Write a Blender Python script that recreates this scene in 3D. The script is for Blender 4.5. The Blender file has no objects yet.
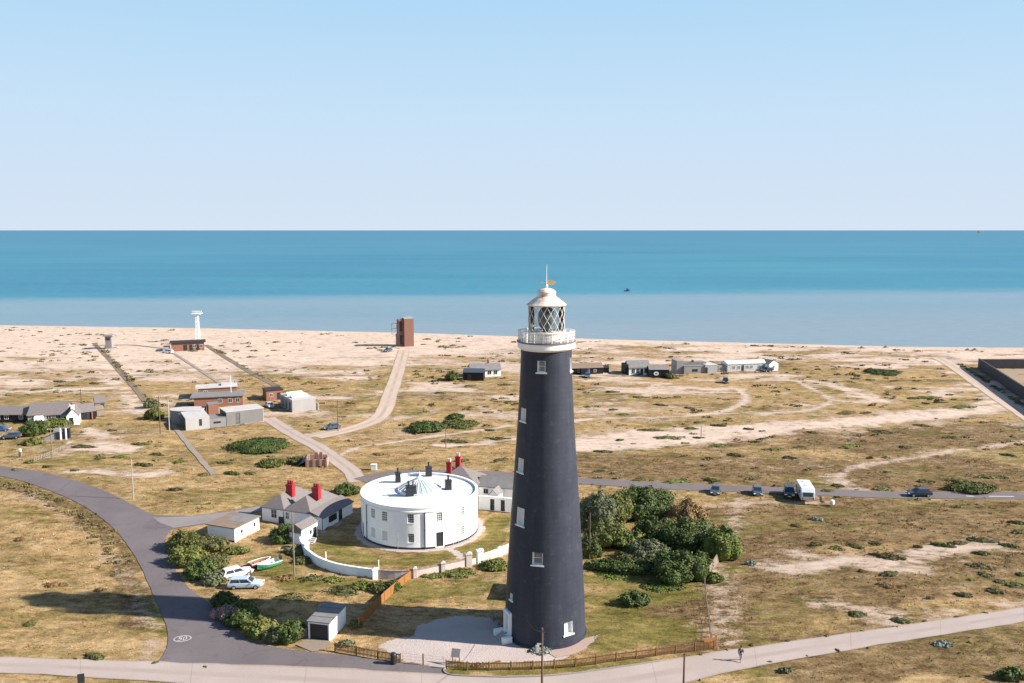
import bpy, bmesh, math, random
import numpy as np
from mathutils import Vector, Matrix
from math import radians as R, sin, cos, tan, atan, atan2, pi, sqrt, hypot

random.seed(7); rng = np.random.default_rng(11)
S = bpy.context.scene
COL = S.collection

# ------------------------------------------------------------------ camera, sky, sun, exposure
CAM_H = 48.1; FPX = 850.0; PITCH = math.atan((341.5 - 230.0) / FPX)
cd = bpy.data.cameras.new('camera'); cam = bpy.data.objects.new('camera', cd); COL.objects.link(cam)
cam.location = (0, 0, CAM_H); cam.rotation_euler = (pi / 2 - PITCH, 0, 0)
cd.sensor_fit = 'HORIZONTAL'; cd.sensor_width = 36.0; cd.lens = 36.0 * FPX / 1024.0
cd.clip_start = 0.5; cd.clip_end = 150000.0
S.camera = cam

SUN_EL = R(31.0); SUN_AZ = math.atan2(68.7, -9.1)          # measured clockwise from +Y
w = bpy.data.worlds.new('World'); S.world = w; w.use_nodes = True
nt = w.node_tree; bg = nt.nodes['Background']
sky = nt.nodes.new('ShaderNodeTexSky'); sky.sky_type = 'NISHITA'; sky.sun_disc = False
sky.sun_elevation = SUN_EL; sky.sun_rotation = SUN_AZ
sky.altitude = 0; sky.air_density = 1.0; sky.dust_density = 0.5; sky.ozone_density = 2.5
# the real sky whitens to a pale milky blue low over the sea: blend that in by elevation
SKY_S = 0.08; bg.inputs[1].default_value = SKY_S
tcn = nt.nodes.new('ShaderNodeTexCoord'); spn = nt.nodes.new('ShaderNodeSeparateXYZ'); nt.links.new(tcn.outputs['Generated'], spn.inputs[0])
rmp = nt.nodes.new('ShaderNodeValToRGB'); el_ = rmp.color_ramp.elements
for i_, (p_, c_) in enumerate([(0.0, (.318, .362, .424)), (0.13, (.268, .352, .436)), (0.30, (.178, .310, .432))]):
    e_ = el_[i_] if i_ < 2 else el_.new(p_); e_.position = p_; e_.color = (*c_, 1)
nt.links.new(spn.outputs[2], rmp.inputs[0])
vm = nt.nodes.new('ShaderNodeVectorMath'); vm.operation = 'SCALE'; vm.inputs['Scale'].default_value = 1.0/SKY_S; nt.links.new(rmp.outputs[0], vm.inputs[0])
mr0 = nt.nodes.new('ShaderNodeMapRange'); mr0.interpolation_type = 'SMOOTHSTEP'; nt.links.new(spn.outputs[2], mr0.inputs[0])
mr0.inputs[1].default_value = 0.52; mr0.inputs[2].default_value = 0.30
mxs = nt.nodes.new('ShaderNodeMix'); mxs.data_type = 'RGBA'; nt.links.new(mr0.outputs[0], mxs.inputs[0]); nt.links.new(sky.outputs[0], mxs.inputs[6]); nt.links.new(vm.outputs[0], mxs.inputs[7])
nt.links.new(mxs.outputs[2], bg.inputs[0])
sl = bpy.data.lights.new('sun', 'SUN'); sun = bpy.data.objects.new('sun', sl); COL.objects.link(sun)
sl.energy = 5.0; sl.angle = R(0.53); sl.color = (1.0, 0.93, 0.82)
sd = Vector((sin(SUN_AZ) * cos(SUN_EL), cos(SUN_AZ) * cos(SUN_EL), sin(SUN_EL)))
sun.rotation_euler = sd.to_track_quat('Z', 'Y').to_euler(); sun.location = sd * 300
S.view_settings.view_transform = 'Standard'; S.view_settings.look = 'None'
S.view_settings.exposure = 1.10; S.view_settings.gamma = 1.0; S.view_settings.use_curve_mapping = False

# ------------------------------------------------------------------ survey helpers: photo reading -> ground metres
def dep(py): return PITCH + math.atan((py - 341.5) / FPX)
def gy(py, z=0.0): return (CAM_H - z) / tan(dep(py))
def G(px, py, z=0.0):
    Y = gy(py, z); d = Y * cos(PITCH) + (CAM_H - z) * sin(PITCH)
    return ((px - 512.0) * d / FPX, Y)
def ZH(Y, py): return CAM_H - Y * tan(dep(py))              # height of a point seen at row py at distance Y
def MPP(py): return (gy(py) * cos(PITCH) + CAM_H * sin(PITCH)) / FPX
def GP(pts, z=0.0): return [G(a, b, z) for a, b in pts]

# ------------------------------------------------------------------ object helpers
def tag(o, label=None, cat=None, group=None, kind=None):
    if label: o['label'] = label
    if cat: o['category'] = cat
    if group: o['group'] = group
    if kind: o['kind'] = kind
    return o
def thing(name, label, cat, loc=(0, 0, 0), rz=0.0, group=None):
    o = bpy.data.objects.new(name, None); COL.objects.link(o); o.empty_display_size = 0.5
    o.location = loc if len(loc) == 3 else (loc[0], loc[1], 0); o.rotation_euler = (0, 0, rz)
    return tag(o, label, cat, group)
def copy_tree(o, parent=None):
    c = o.copy(); COL.objects.link(c)
    if parent is not None: c.parent = parent
    for ch in list(o.children): copy_tree(ch, c)
    return c

class MB:
    def __init__(s): s.v = []; s.f = []; s.uv = None
    def add(s, vs, fs):
        b = len(s.v); s.v += [tuple(p) for p in vs]; s.f += [tuple(b + i for i in f) for f in fs]; return s
    def box(s, x0, x1, y0, y1, z0, z1):
        return s.add([(x0,y0,z0),(x1,y0,z0),(x1,y1,z0),(x0,y1,z0),(x0,y0,z1),(x1,y0,z1),(x1,y1,z1),(x0,y1,z1)],
                     [(3,2,1,0),(4,5,6,7),(0,1,5,4),(1,2,6,5),(2,3,7,6),(3,0,4,7)])
    def obox(s, c, ang, hx, hy, z0, z1):
        ux, uy = cos(ang), sin(ang); P = []
        for z in (z0, z1):
            for a, b in ((-hx,-hy),(hx,-hy),(hx,hy),(-hx,hy)):
                P.append((c[0] + a*ux - b*uy, c[1] + a*uy + b*ux, z))
        return s.add(P, [(3,2,1,0),(4,5,6,7),(0,1,5,4),(1,2,6,5),(2,3,7,6),(3,0,4,7)])
    def prism(s, poly, z0, z1):
        n = len(poly)
        return s.add([(x,y,z0) for x,y in poly] + [(x,y,z1) for x,y in poly],
                     [tuple(range(n))[::-1], tuple(range(n,2*n))] + [(i,(i+1)%n,n+(i+1)%n,n+i) for i in range(n)])
    def extr(s, prof, a0, a1, axis='x'):
        # profile in the plane across the axis: (other, z)
        n = len(prof)
        f = (lambda t, p: (t, p[0], p[1])) if axis == 'x' else (lambda t, p: (p[0], t, p[1]))
        return s.add([f(a0,p) for p in prof] + [f(a1,p) for p in prof],
                     [tuple(range(n)), tuple(range(n,2*n))[::-1]] + [(i,n+i,n+(i+1)%n,(i+1)%n) for i in range(n)])
    def lathe(s, prof, n=32, c=(0,0), cap=True):
        vs = []; fs = []; m = len(prof)
        for r, z in prof:
            for i in range(n):
                a = 2*pi*i/n; vs.append((c[0]+r*cos(a), c[1]+r*sin(a), z))
        for j in range(m-1):
            for i in range(n):
                k = (i+1) % n; fs.append((j*n+i, j*n+k, (j+1)*n+k, (j+1)*n+i))
        if cap:
            fs.append(tuple(range(n))[::-1]); fs.append(tuple((m-1)*n+i for i in range(n)))
        return s.add(vs, fs)
    def tube(s, pts, r0, r1=None, n=6):
        r1 = r0 if r1 is None else r1; pts = [Vector(p) for p in pts]; m = len(pts); vs = []; fs = []
        for j, p in enumerate(pts):
            t = (pts[min(j+1,m-1)] - pts[max(j-1,0)]).normalized()
            a = t.cross(Vector((0,0,1)) if abs(t.z) < 0.9 else Vector((1,0,0))).normalized(); b = t.cross(a)
            r = r0 + (r1-r0)*j/(m-1)
            for i in range(n):
                q = p + a*(r*cos(2*pi*i/n)) + b*(r*sin(2*pi*i/n)); vs.append(q[:])
        for j in range(m-1):
            for i in range(n):
                k = (i+1) % n; fs.append((j*n+i, (j+1)*n+i, (j+1)*n+k, j*n+k))
        fs.append(tuple(range(n))); fs.append(tuple((m-1)*n+i for i in range(n))[::-1])
        return s.add(vs, fs)
    def loft(s, secs, cap=True):
        n = len(secs[0]); vs = [p for q in secs for p in q]; fs = []
        for j in range(len(secs)-1):
            for i in range(n):
                k = (i+1) % n; fs.append((j*n+i, j*n+k, (j+1)*n+k, (j+1)*n+i))
        if cap: fs.append(tuple(range(n))[::-1]); fs.append(tuple((len(secs)-1)*n+i for i in range(n)))
        return s.add(vs, fs)
    def build(s, name, mat, parent=None, smooth=False, bevel=0.0, fix=True, seg=2):
        me = bpy.data.meshes.new(name); me.from_pydata(s.v, [], s.f); me.update()
        if fix:
            bm = bmesh.new(); bm.from_mesh(me); bmesh.ops.recalc_face_normals(bm, faces=bm.faces); bm.to_mesh(me); bm.free()
        me.materials.append(mat)
        if smooth: me.polygons.foreach_set('use_smooth', [True]*len(me.polygons))
        o = bpy.data.objects.new(name, me); COL.objects.link(o)
        if parent is not None: o.parent = parent
        if bevel:
            b = o.modifiers.new('bevel', 'BEVEL'); b.width = bevel; b.segments = seg; b.limit_method = 'ANGLE'; b.angle_limit = R(32)
        return o

def np_mesh(name, V, F, mat, attrs=None, smooth=False):
    """V (n,3) float, F (m,k) int with constant k"""
    me = bpy.data.meshes.new(name); n = len(V); m, k = F.shape
    me.vertices.add(n); me.vertices.foreach_set('co', np.ascontiguousarray(V, dtype=np.float32).ravel())
    me.loops.add(m*k); me.loops.foreach_set('vertex_index', np.ascontiguousarray(F, dtype=np.int32).ravel())
    me.polygons.add(m); me.polygons.foreach_set('loop_start', np.arange(0, m*k, k, dtype=np.int32))
    if smooth: me.polygons.foreach_set('use_smooth', np.ones(m, dtype=bool))
    me.update(calc_edges=True)
    for a, d in (attrs or {}).items():
        at = me.attributes.new(a, 'FLOAT', 'POINT'); at.data.foreach_set('value', np.ascontiguousarray(d, dtype=np.float32))
    me.materials.append(mat)
    o = bpy.data.objects.new(name, me); COL.objects.link(o); return o

# ------------------------------------------------------------------ materials
class NB:
    """small node builder"""
    def __init__(s, name):
        s.m = bpy.data.materials.new(name); s.m.use_nodes = True; s.t = s.m.node_tree; s.N = s.t.nodes; s.L = s.t.links
        s.p = s.N['Principled BSDF']
    def n(s, ty, **kw):
        x = s.N.new(ty)
        for k, v in kw.items(): setattr(x, k, v)
        return x
    def l(s, a, b): s.L.new(a, b)
    def pos(s, scale=(1,1,1)):
        g = s.n('ShaderNodeTexCoord'); mp = s.n('ShaderNodeMapping'); mp.inputs['Scale'].default_value = scale
        s.l(g.outputs['Object'], mp.inputs[0]); return mp.outputs[0]
    def wpos(s, scale=(1,1,1)):
        g = s.n('ShaderNodeNewGeometry'); mp = s.n('ShaderNodeMapping'); mp.inputs['Scale'].default_value = scale
        s.l(g.outputs['Position'], mp.inputs[0]); return mp.outputs[0]
    def noise(s, vec, scale, detail=4, rough=0.55):
        x = s.n('ShaderNodeTexNoise'); x.inputs['Scale'].default_value = scale; x.inputs['Detail'].default_value = detail
        x.inputs['Roughness'].default_value = rough; s.l(vec, x.inputs['Vector']); return x.outputs[0]
    def ramp(s, fac, stops):
        x = s.n('ShaderNodeValToRGB'); e = x.color_ramp.elements
        while len(e) < len(stops): e.new(0.5)
        for i, (p, c) in enumerate(stops):
            e[i].position = p; e[i].color = (c, c, c, 1) if isinstance(c, (int, float)) else (*c, 1)
        s.l(fac, x.inputs[0]); return x.outputs[0]
    def mix(s, f, a, b, mode='MIX'):
        x = s.n('ShaderNodeMix'); x.data_type = 'RGBA'; x.blend_type = mode
        for i, v in ((0, f), (6, a), (7, b)):
            if hasattr(v, 'links'): s.l(v, x.inputs[i])
            elif isinstance(v, (int, float)): x.inputs[i].default_value = v if i == 0 else (v, v, v, 1)
            else: x.inputs[i].default_value = (*v, 1)
        return x.outputs[2]
    def math(s, op, a, b=0.5, c=None, clamp=False):
        x = s.n('ShaderNodeMath'); x.operation = op; x.use_clamp = clamp
        for i, v in enumerate((a, b, c)):
            if v is None: continue
            if hasattr(v, 'links'): s.l(v, x.inputs[i])
            else: x.inputs[i].default_value = v
        return x.outputs[0]
    def attr(s, name):
        x = s.n('ShaderNodeAttribute'); x.attribute_name = name; return x.outputs['Fac']
    def sstep(s, v, a, b):
        x = s.n('ShaderNodeMapRange'); x.interpolation_type = 'SMOOTHSTEP'; s.l(v, x.inputs[0])
        x.inputs[1].default_value = a; x.inputs[2].default_value = b; return x.outputs[0]
    def bump(s, h, strength, dist):
        x = s.n('ShaderNodeBump'); x.inputs['Strength'].default_value = strength; x.inputs['Distance'].default_value = dist
        s.l(h, x.inputs['Height']); s.l(x.outputs[0], s.p.inputs['Normal'])
    def out(s, col, rough=0.8, spec=0.3):
        if hasattr(col, 'links'): s.l(col, s.p.inputs['Base Color'])
        else: s.p.inputs['Base Color'].default_value = (*col, 1)
        s.p.inputs['Roughness'].default_value = rough; s.p.inputs['Specular IOR Level'].default_value = spec
        return s.m

def plain(name, col, rough=0.7, spec=0.3, var=0.18, scale=1.2, bump=0.0, metal=0.0, streak=False):
    b = NB(name); v = b.pos((1, 1, 0.25) if streak else (1, 1, 1))
    f = b.noise(v, scale, 5, 0.6); f2 = b.noise(v, scale*9, 3, 0.6)
    f = b.math('ADD', b.math('MULTIPLY', f, 0.65), b.math('MULTIPLY', f2, 0.35))
    c = b.ramp(f, [(0.28, tuple(max(0, x*(1-var)) for x in col)), (0.72, tuple(min(1, x*(1+var*0.6)) for x in col))])
    if bump: b.bump(f2, bump, 0.03)
    b.p.inputs['Metallic'].default_value = metal
    return b.out(c, rough, spec)

M = {}
M['white_paint'] = plain('white_paint', (0.88, 0.88, 0.88), 0.6, 0.3, 0.11, 0.7, 0.05, streak=True)
M['white_trim'] = plain('white_trim', (0.78, 0.78, 0.76), 0.5, 0.3, 0.05, 2)
M['white_roof'] = plain('white_roof', (0.60, 0.61, 0.63), 0.6, 0.3, 0.10, 0.35)
M['worn_mark'] = plain('worn_road_paint', (0.50, 0.46, 0.47), 0.8, 0.2, 0.25, 3)
M['cream'] = plain('cream_paint', (0.66, 0.62, 0.56), 0.6, 0.3, 0.08, 1)
M['dark_paint'] = plain('dark_paint', (0.025, 0.027, 0.032), 0.5, 0.4, 0.2, 2)
M['black_timber'] = plain('black_timber', (0.012, 0.013, 0.016), 0.6, 0.3, 0.3, 3)
M['slate'] = plain('slate', (0.175, 0.152, 0.150), 0.7, 0.3, 0.22, 1.6, 0.2)
M['slate_dark'] = plain('felt_roof', (0.035, 0.033, 0.038), 0.8, 0.2, 0.3, 1.0)
M['roof_grey'] = plain('roof_grey', (0.20, 0.19, 0.19), 0.8, 0.2, 0.25, 0.8)
M['roof_pale'] = plain('roof_pale', (0.46, 0.43, 0.42), 0.8, 0.2, 0.18, 0.5)
M['roof_brown'] = plain('roof_brown', (0.22, 0.16, 0.12), 0.8, 0.2, 0.25, 1)
M['brick'] = plain('red_brick', (0.27, 0.125, 0.085), 0.85, 0.2, 0.22, 1.5, 0.2)
M['brick_dark'] = plain('brown_brick', (0.24, 0.125, 0.095), 0.85, 0.2, 0.25, 1.5, 0.2)
M['old_brick'] = plain('old_brick', (0.33, 0.22, 0.19), 0.9, 0.2, 0.25, 1.2, 0.2)
M['red_paint'] = plain('red_paint', (0.34, 0.022, 0.032), 0.5, 0.4, 0.15, 2)
M['concrete_wall'] = plain('concrete_wall', (0.34, 0.325, 0.318), 0.85, 0.2, 0.15, 0.6, 0.1, streak=True)
M['concrete_pale'] = plain('concrete_pale', (0.40, 0.388, 0.382), 0.85, 0.2, 0.12, 0.6, 0.1, streak=True)
M['concrete_dark'] = plain('concrete_dark', (0.26, 0.245, 0.245), 0.85, 0.2, 0.18, 0.8, 0.1, streak=True)
M['pink_wall'] = plain('weathered_wall', (0.52, 0.44, 0.41), 0.85, 0.2, 0.2, 1.0, 0.1)
M['tar'] = plain('tarred_wall', (0.045, 0.043, 0.052), 0.7, 0.3, 0.3, 0.6)
M['wood_orange'] = plain('orange_wood', (0.30, 0.135, 0.045), 0.75, 0.2, 0.2, 2)
M['wood_brown'] = plain('brown_wood', (0.21, 0.115, 0.05), 0.8, 0.2, 0.3, 2)
M['wood_grey'] = plain('grey_wood', (0.22, 0.18, 0.14), 0.85, 0.2, 0.25, 2, streak=True)
M['pole_wood'] = plain('pole_wood', (0.15, 0.10, 0.075), 0.85, 0.2, 0.3, 2, streak=True)
M['iron'] = plain('dark_iron', (0.03, 0.03, 0.034), 0.5, 0.4, 0.2, 4)
M['grey_metal'] = plain('grey_metal', (0.38, 0.39, 0.41), 0.45, 0.5, 0.12, 3, metal=0.3)
M['rubber'] = plain('tyre_rubber', (0.015, 0.015, 0.016), 0.8, 0.2, 0.2, 8)
M['gold'] = plain('gilt', (0.62, 0.50, 0.24), 0.45, 0.5, 0.1, 4, metal=0.3)
M['plastic_dark'] = plain('dark_plastic', (0.02, 0.021, 0.024), 0.5, 0.4, 0.2, 4)
M['skylight'] = plain('pale_skylight', (0.34, 0.40, 0.43), 0.25, 0.5, 0.1, 2)
M['red_boat'] = plain('faded_red', (0.42, 0.09, 0.06), 0.6, 0.3, 0.25, 2)
M['green_boat'] = plain('green_paint', (0.055, 0.27, 0.12), 0.5, 0.4, 0.2, 2)
M['navy'] = plain('navy_cloth', (0.018, 0.02, 0.035), 0.85, 0.2, 0.2, 8)
M['skin'] = plain('skin', (0.48, 0.29, 0.20), 0.6, 0.3, 0.08, 8)
M['hair'] = plain('hair', (0.035, 0.024, 0.018), 0.7, 0.3, 0.2, 10)
M['blue_cloth'] = plain('pale_blue_cloth', (0.25, 0.27, 0.36), 0.85, 0.2, 0.15, 8)
M['lamp_glass'] = plain('headlight_glass', (0.75, 0.76, 0.78), 0.15, 0.6, 0.05, 6)
M['lamp_red'] = plain('tail_light_red', (0.35, 0.015, 0.015), 0.25, 0.5, 0.1, 6)
M['blind'] = plain('pale_blind_and_lit_jamb', (0.66, 0.67, 0.68), 0.5, 0.3, 0.12, 2)  # window blinds, and the lit jamb coloured into the tower's left panes

def glassmat(name, col=(0.02, 0.025, 0.03)):
    b = NB(name); v = b.pos(); f = b.noise(v, 1.3, 2)
    return b.out(b.ramp(f, [(0.35, col), (0.7, tuple(c*2.2 for c in col))]), 0.08, 0.5)
M['glass'] = glassmat('window_glass')
M['glass_grey'] = glassmat('window_glass_grey', (0.10, 0.11, 0.12))
M['lens'] = glassmat('lens_glass', (0.07, 0.08, 0.085))
def carpaint(name, col):
    b = NB(name); v = b.pos(); f = b.noise(v, 3, 4); c = b.ramp(f, [(0.3, tuple(x*0.9 for x in col)), (0.7, col)])
    b.p.inputs['Coat Weight'].default_value = 0.6; b.p.inputs['Coat Roughness'].default_value = 0.06
    return b.out(c, 0.35, 0.5)
M['car_white'] = carpaint('car_paint_white', (0.74, 0.74, 0.75)); M['car_blue_pale'] = carpaint('car_paint_pale_blue', (0.42, 0.50, 0.60))
M['car_navy'] = carpaint('car_paint_navy', (0.016, 0.022, 0.05)); M['car_black'] = carpaint('car_paint_black', (0.015, 0.016, 0.02))
M['car_slate'] = carpaint('car_paint_slate', (0.06, 0.075, 0.10)); M['car_blue'] = carpaint('car_paint_blue', (0.035, 0.09, 0.24))
M['car_silver'] = carpaint('car_paint_silver', (0.40, 0.42, 0.44))

def tower_paint():
    b = NB('black_tower_paint'); v = b.pos()
    # render courses seen through the paint and faint weather streaks
    br = b.n('ShaderNodeTexNoise'); br.inputs['Scale'].default_value = 1.0; br.inputs['Detail'].default_value = 6
    mp = b.n('ShaderNodeMapping'); mp.inputs['Scale'].default_value = (1.2, 1.2, 0.08); b.l(v, mp.inputs[0]); b.l(mp.outputs[0], br.inputs['Vector'])
    sp = b.n('ShaderNodeSeparateXYZ'); b.l(v, sp.inputs[0])
    wv = b.math('SINE', b.math('MULTIPLY', sp.outputs[2], 2*pi/0.62))
    fine = b.noise(v, 6, 4); big = b.noise(v, 0.35, 3)
    f = b.math('ADD', b.math('MULTIPLY', br.outputs[0], 0.5), b.math('MULTIPLY', big, 0.5))
    c = b.ramp(f, [(0.3, (0.023, 0.027, 0.042)), (0.7, (0.044, 0.050, 0.072))])
    crs = b.math('MULTIPLY', b.sstep(wv, 0.80, 1.0), b.sstep(fine, 0.30, 0.62)); c = b.mix(b.math('MULTIPLY', crs, 0.06), c, (0.12, 0.125, 0.15))
    pt = b.sstep(b.noise(v, 1.1, 6, 0.7), 0.54, 0.70); c = b.mix(b.math('MULTIPLY', pt, 0.30), c, (0.105, 0.108, 0.125))
    mp2 = b.n('ShaderNodeMapping'); mp2.inputs['Scale'].default_value = (1.6, 1.6, 0.035); b.l(v, mp2.inputs[0]); stn = b.noise(mp2.outputs[0], 1.3, 4, 0.6)
    c = b.mix(b.math('MULTIPLY', b.sstep(stn, 0.55, 0.72), 0.45), c, (0.022, 0.022, 0.030))
    h = b.math('ADD', b.math('MULTIPLY', wv, 0.06), fine); b.bump(h, 0.4, 0.04)
    return b.out(c, 0.52, 0.22)
M['tower'] = tower_paint()
def rusty_white():
    b = NB('rust_stained_white'); v = b.pos((1, 1, 0.6)); f = b.noise(v, 1.6, 6, 0.65)
    c = b.ramp(f, [(0.40, (0.74, 0.71, 0.67)), (0.56, (0.60, 0.48, 0.40)), (0.72, (0.36, 0.18, 0.10))]); return b.out(c, 0.65, 0.3)
M['rusty'] = rusty_white()
def lantern_glass():
    m = bpy.data.materials.new('lantern_glass'); m.use_nodes = True; t = m.node_tree; t.nodes.remove(t.nodes['Principled BSDF'])
    tr = t.nodes.new('ShaderNodeBsdfTransparent'); gl = t.nodes.new('ShaderNodeBsdfGlossy'); mx = t.nodes.new('ShaderNodeMixShader')
    gl.inputs['Roughness'].default_value = 0.05; fr = t.nodes.new('ShaderNodeFresnel'); fr.inputs[0].default_value = 1.45
    tr.inputs[0].default_value = (0.86, 0.90, 0.92, 1)
    t.links.new(fr.outputs[0], mx.inputs[0]); t.links.new(tr.outputs[0], mx.inputs[1]); t.links.new(gl.outputs[0], mx.inputs[2])
    t.links.new(mx.outputs[0], t.nodes['Material Output'].inputs[0]); return m
M['lantern_glass'] = lantern_glass()

def foliage(name, dark, light, tint=None, amt=0.3):
    b = NB(name); v = b.wpos()
    g = b.n('ShaderNodeNewGeometry'); oi = b.n('ShaderNodeObjectInfo')
    f = b.math('ADD', b.math('MULTIPLY', b.noise(v, 0.55, 4, 0.6), 0.6), b.math('MULTIPLY', g.outputs['Random Per Island'], 0.4))
    c = b.ramp(f, [(0.25, dark), (0.75, light)])
    if tint: c = b.mix(b.math('MULTIPLY', b.sstep(b.noise(v, 0.9, 3), 0.5, 0.68), amt), c, tint)
    hs = b.n('ShaderNodeHueSaturation'); b.l(c, hs.inputs['Color'])
    b.l(b.math('ADD', b.math('MULTIPLY', oi.outputs['Random'], 0.4), 0.8), hs.inputs['Value'])
    return b.out(hs.outputs[0], 0.65, 0.25)
M['leaf_dark'] = foliage('leaf_dark_green', (0.024, 0.042, 0.010), (0.086, 0.112, 0.026))
M['leaf_mid'] = foliage('leaf_mid_green', (0.048, 0.066, 0.014), (0.145, 0.155, 0.034), (0.22, 0.17, 0.06), 0.5)
M['leaf_bright'] = foliage('leaf_bright_green', (0.060, 0.085, 0.016), (0.150, 0.175, 0.036))
M['leaf_grey'] = foliage('leaf_grey_green', (0.060, 0.074, 0.034), (0.155, 0.165, 0.085))
M['leaf_kale'] = foliage('leaf_blue_green', (0.13, 0.17, 0.14), (0.27, 0.31, 0.26))
M['leaf_brown'] = foliage('leaf_brown', (0.13, 0.080, 0.030), (0.27, 0.17, 0.075))
M['leaf_pink'] = foliage('leaf_pinkish', (0.16, 0.10, 0.08), (0.40, 0.27, 0.24))
M['leaf_olive'] = foliage('leaf_olive', (0.050, 0.054, 0.018), (0.135, 0.130, 0.042))
M['leaf_cush'] = foliage('leaf_cushion', (0.050, 0.052, 0.018), (0.135, 0.122, 0.044), (0.20, 0.15, 0.06), .5)

# ------------------------------------------------------------------ numpy value noise
def vnoise(x, y, seed=0):
    xi = np.floor(x).astype(np.int64); yi = np.floor(y).astype(np.int64); fx = x - xi; fy = y - yi
    fx = fx*fx*(3-2*fx); fy = fy*fy*(3-2*fy)
    def h(a, b):
        n = (a*374761393 + b*668265263 + seed*974711) & 0x7fffffff
        n = ((n ^ (n >> 13)) * 1274126177) & 0x7fffffff
        return ((n ^ (n >> 16)) & 0xffff) / 65535.0
    return (h(xi,yi)*(1-fx)+h(xi+1,yi)*fx)*(1-fy) + (h(xi,yi+1)*(1-fx)+h(xi+1,yi+1)*fx)*fy
def fbm(x, y, seed=0, oct=4):
    s = np.zeros_like(x); a = 0.5; t = 0
    for o in range(oct):
        s += a*vnoise(x*2**o, y*2**o, seed+o*17); t += a; a *= 0.55
    return s/t
def sst(v, a, b):
    t = np.clip((v-a)/(b-a), 0, 1); return t*t*(3-2*t)
def seg_dist(X, Y, pts, closed=False):
    d = np.full(X.shape, 1e9)
    q = list(pts) + ([pts[0]] if closed else [])
    for (ax, ay), (bx, by) in zip(q[:-1], q[1:]):
        vx, vy = bx-ax, by-ay; l2 = vx*vx+vy*vy+1e-9
        t = np.clip(((X-ax)*vx+(Y-ay)*vy)/l2, 0, 1)
        d = np.minimum(d, np.hypot(X-ax-t*vx, Y-ay-t*vy))
    return d
def inpoly(X, Y, pts):
    c = np.zeros(X.shape, bool); n = len(pts); j = n-1
    for i in range(n):
        xi, yi = pts[i]; xj, yj = pts[j]
        k = ((yi > Y) != (yj > Y)) & (X < (xj-xi)*(Y-yi)/(yj-yi+1e-12)+xi); c ^= k; j = i
    return c
def poly_sd(X, Y, pts):
    d = seg_dist(X, Y, pts, True); return np.where(inpoly(X, Y, pts), -d, d)
def spline(pts, step=2.0):
    """Catmull-Rom through 2-D points"""
    P = [np.array(p, float) for p in pts]; P = [2*P[0]-P[1]] + P + [2*P[-1]-P[-2]]; out = []
    for i in range(1, len(P)-2):
        n = max(2, int(np.linalg.norm(P[i+1]-P[i])/step))
        for k in range(n):
            t = k/n
            out.append(0.5*((2*P[i])+(-P[i-1]+P[i+1])*t+(2*P[i-1]-5*P[i]+4*P[i+1]-P[i+2])*t*t+(-P[i-1]+3*P[i]-3*P[i+1]+P[i+2])*t**3))
    out.append(P[-2]); return [tuple(p) for p in out]

# ------------------------------------------------------------------ the plan of the place (ground metres)
CENTRE = (3.98, 97.7)                         # lighthouse
RH = (-14.95, 133.2); RHR = 9.36              # round house
shore = GP([(-200, 324), (0, 325), (200, 328), (420, 333), (600, 339), (800, 344), (900, 346.5), (1024, 347.5), (1300, 348)], -1.0)
shx = np.array([p[0] for p in shore]); shy = np.array([p[1] for p in shore])
def shore_y(x): return np.interp(x, shx, shy)

_r = spline(GP([(-60, 466), (0, 466.5), (50, 474), (100, 489), (135, 506), (152, 515)]), 1.5)
_d = GP([(190, 516), (230, 511), (262, 505), (262, 511), (212, 523)])
_e = spline(GP([(172, 529), (165, 540), (170, 560), (186, 585), (213, 606), (228, 625), (250, 640), (280, 648), (310, 652.5), (340, 655), (400, 662), (445, 668)]), 1.5)
_l = spline(GP([(158, 662), (167, 648), (166, 625), (152, 592), (136, 558), (112, 527), (80, 504), (40, 487), (0, 476), (-60, 470)]), 1.5)
def _wob(P, k): return [(x+.06*(math.sin(x*1.7+k)+math.sin(y*2.3+k*2))*.5, y+.06*(math.sin(y*1.3+k)+math.sin(x*2.9))*.5) for x, y in P]
tarmac_poly = _wob(_r, 1) + _d + _wob(_e, 2) + GP([(445, 675), (330, 669)]) + _wob(_l, 3)
conc_top = GP([(-140, 653), (0, 657), (150, 661.5), (330, 668), (445, 674), (500, 676.5), (560, 674.5), (620, 667), (680, 657), (760, 646), (850, 633), (940, 620), (1024, 607), (1180, 582)])
conc_bot = GP([(-140, 669), (0, 673), (100, 678), (200, 685), (330, 694), (445, 702), (520, 704), (580, 701), (640, 692), (690, 682.5), (735, 671), (850, 650), (930, 637), (1024, 622), (1180, 595)])
midroad_c = GP([(1300, 507), (1024, 496), (900, 495), (800, 491), (690, 487), (580, 481), (510, 475.5), (440, 473), (390, 474), (360, 481)])
str_road_c = GP([(1120, 476), (1024, 414), (985, 388), (955, 367), (938, 357.5)])
beach_road_c = GP([(1200, 358), (1024, 358), (960, 360.5), (938, 358.5), (920, 357)])
drive_c = GP([(404, 350), (399.5, 366), (394.5, 382), (389.5, 396), (386, 407), (379, 417.5), (365, 424.5), (344, 431), (316, 437)])
side_track_c = GP([(268, 418), (290, 432), (318, 447), (338, 461), (352, 472), (358, 482)])
park_c = GP([(298, 437), (318, 434), (338, 429)])

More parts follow.
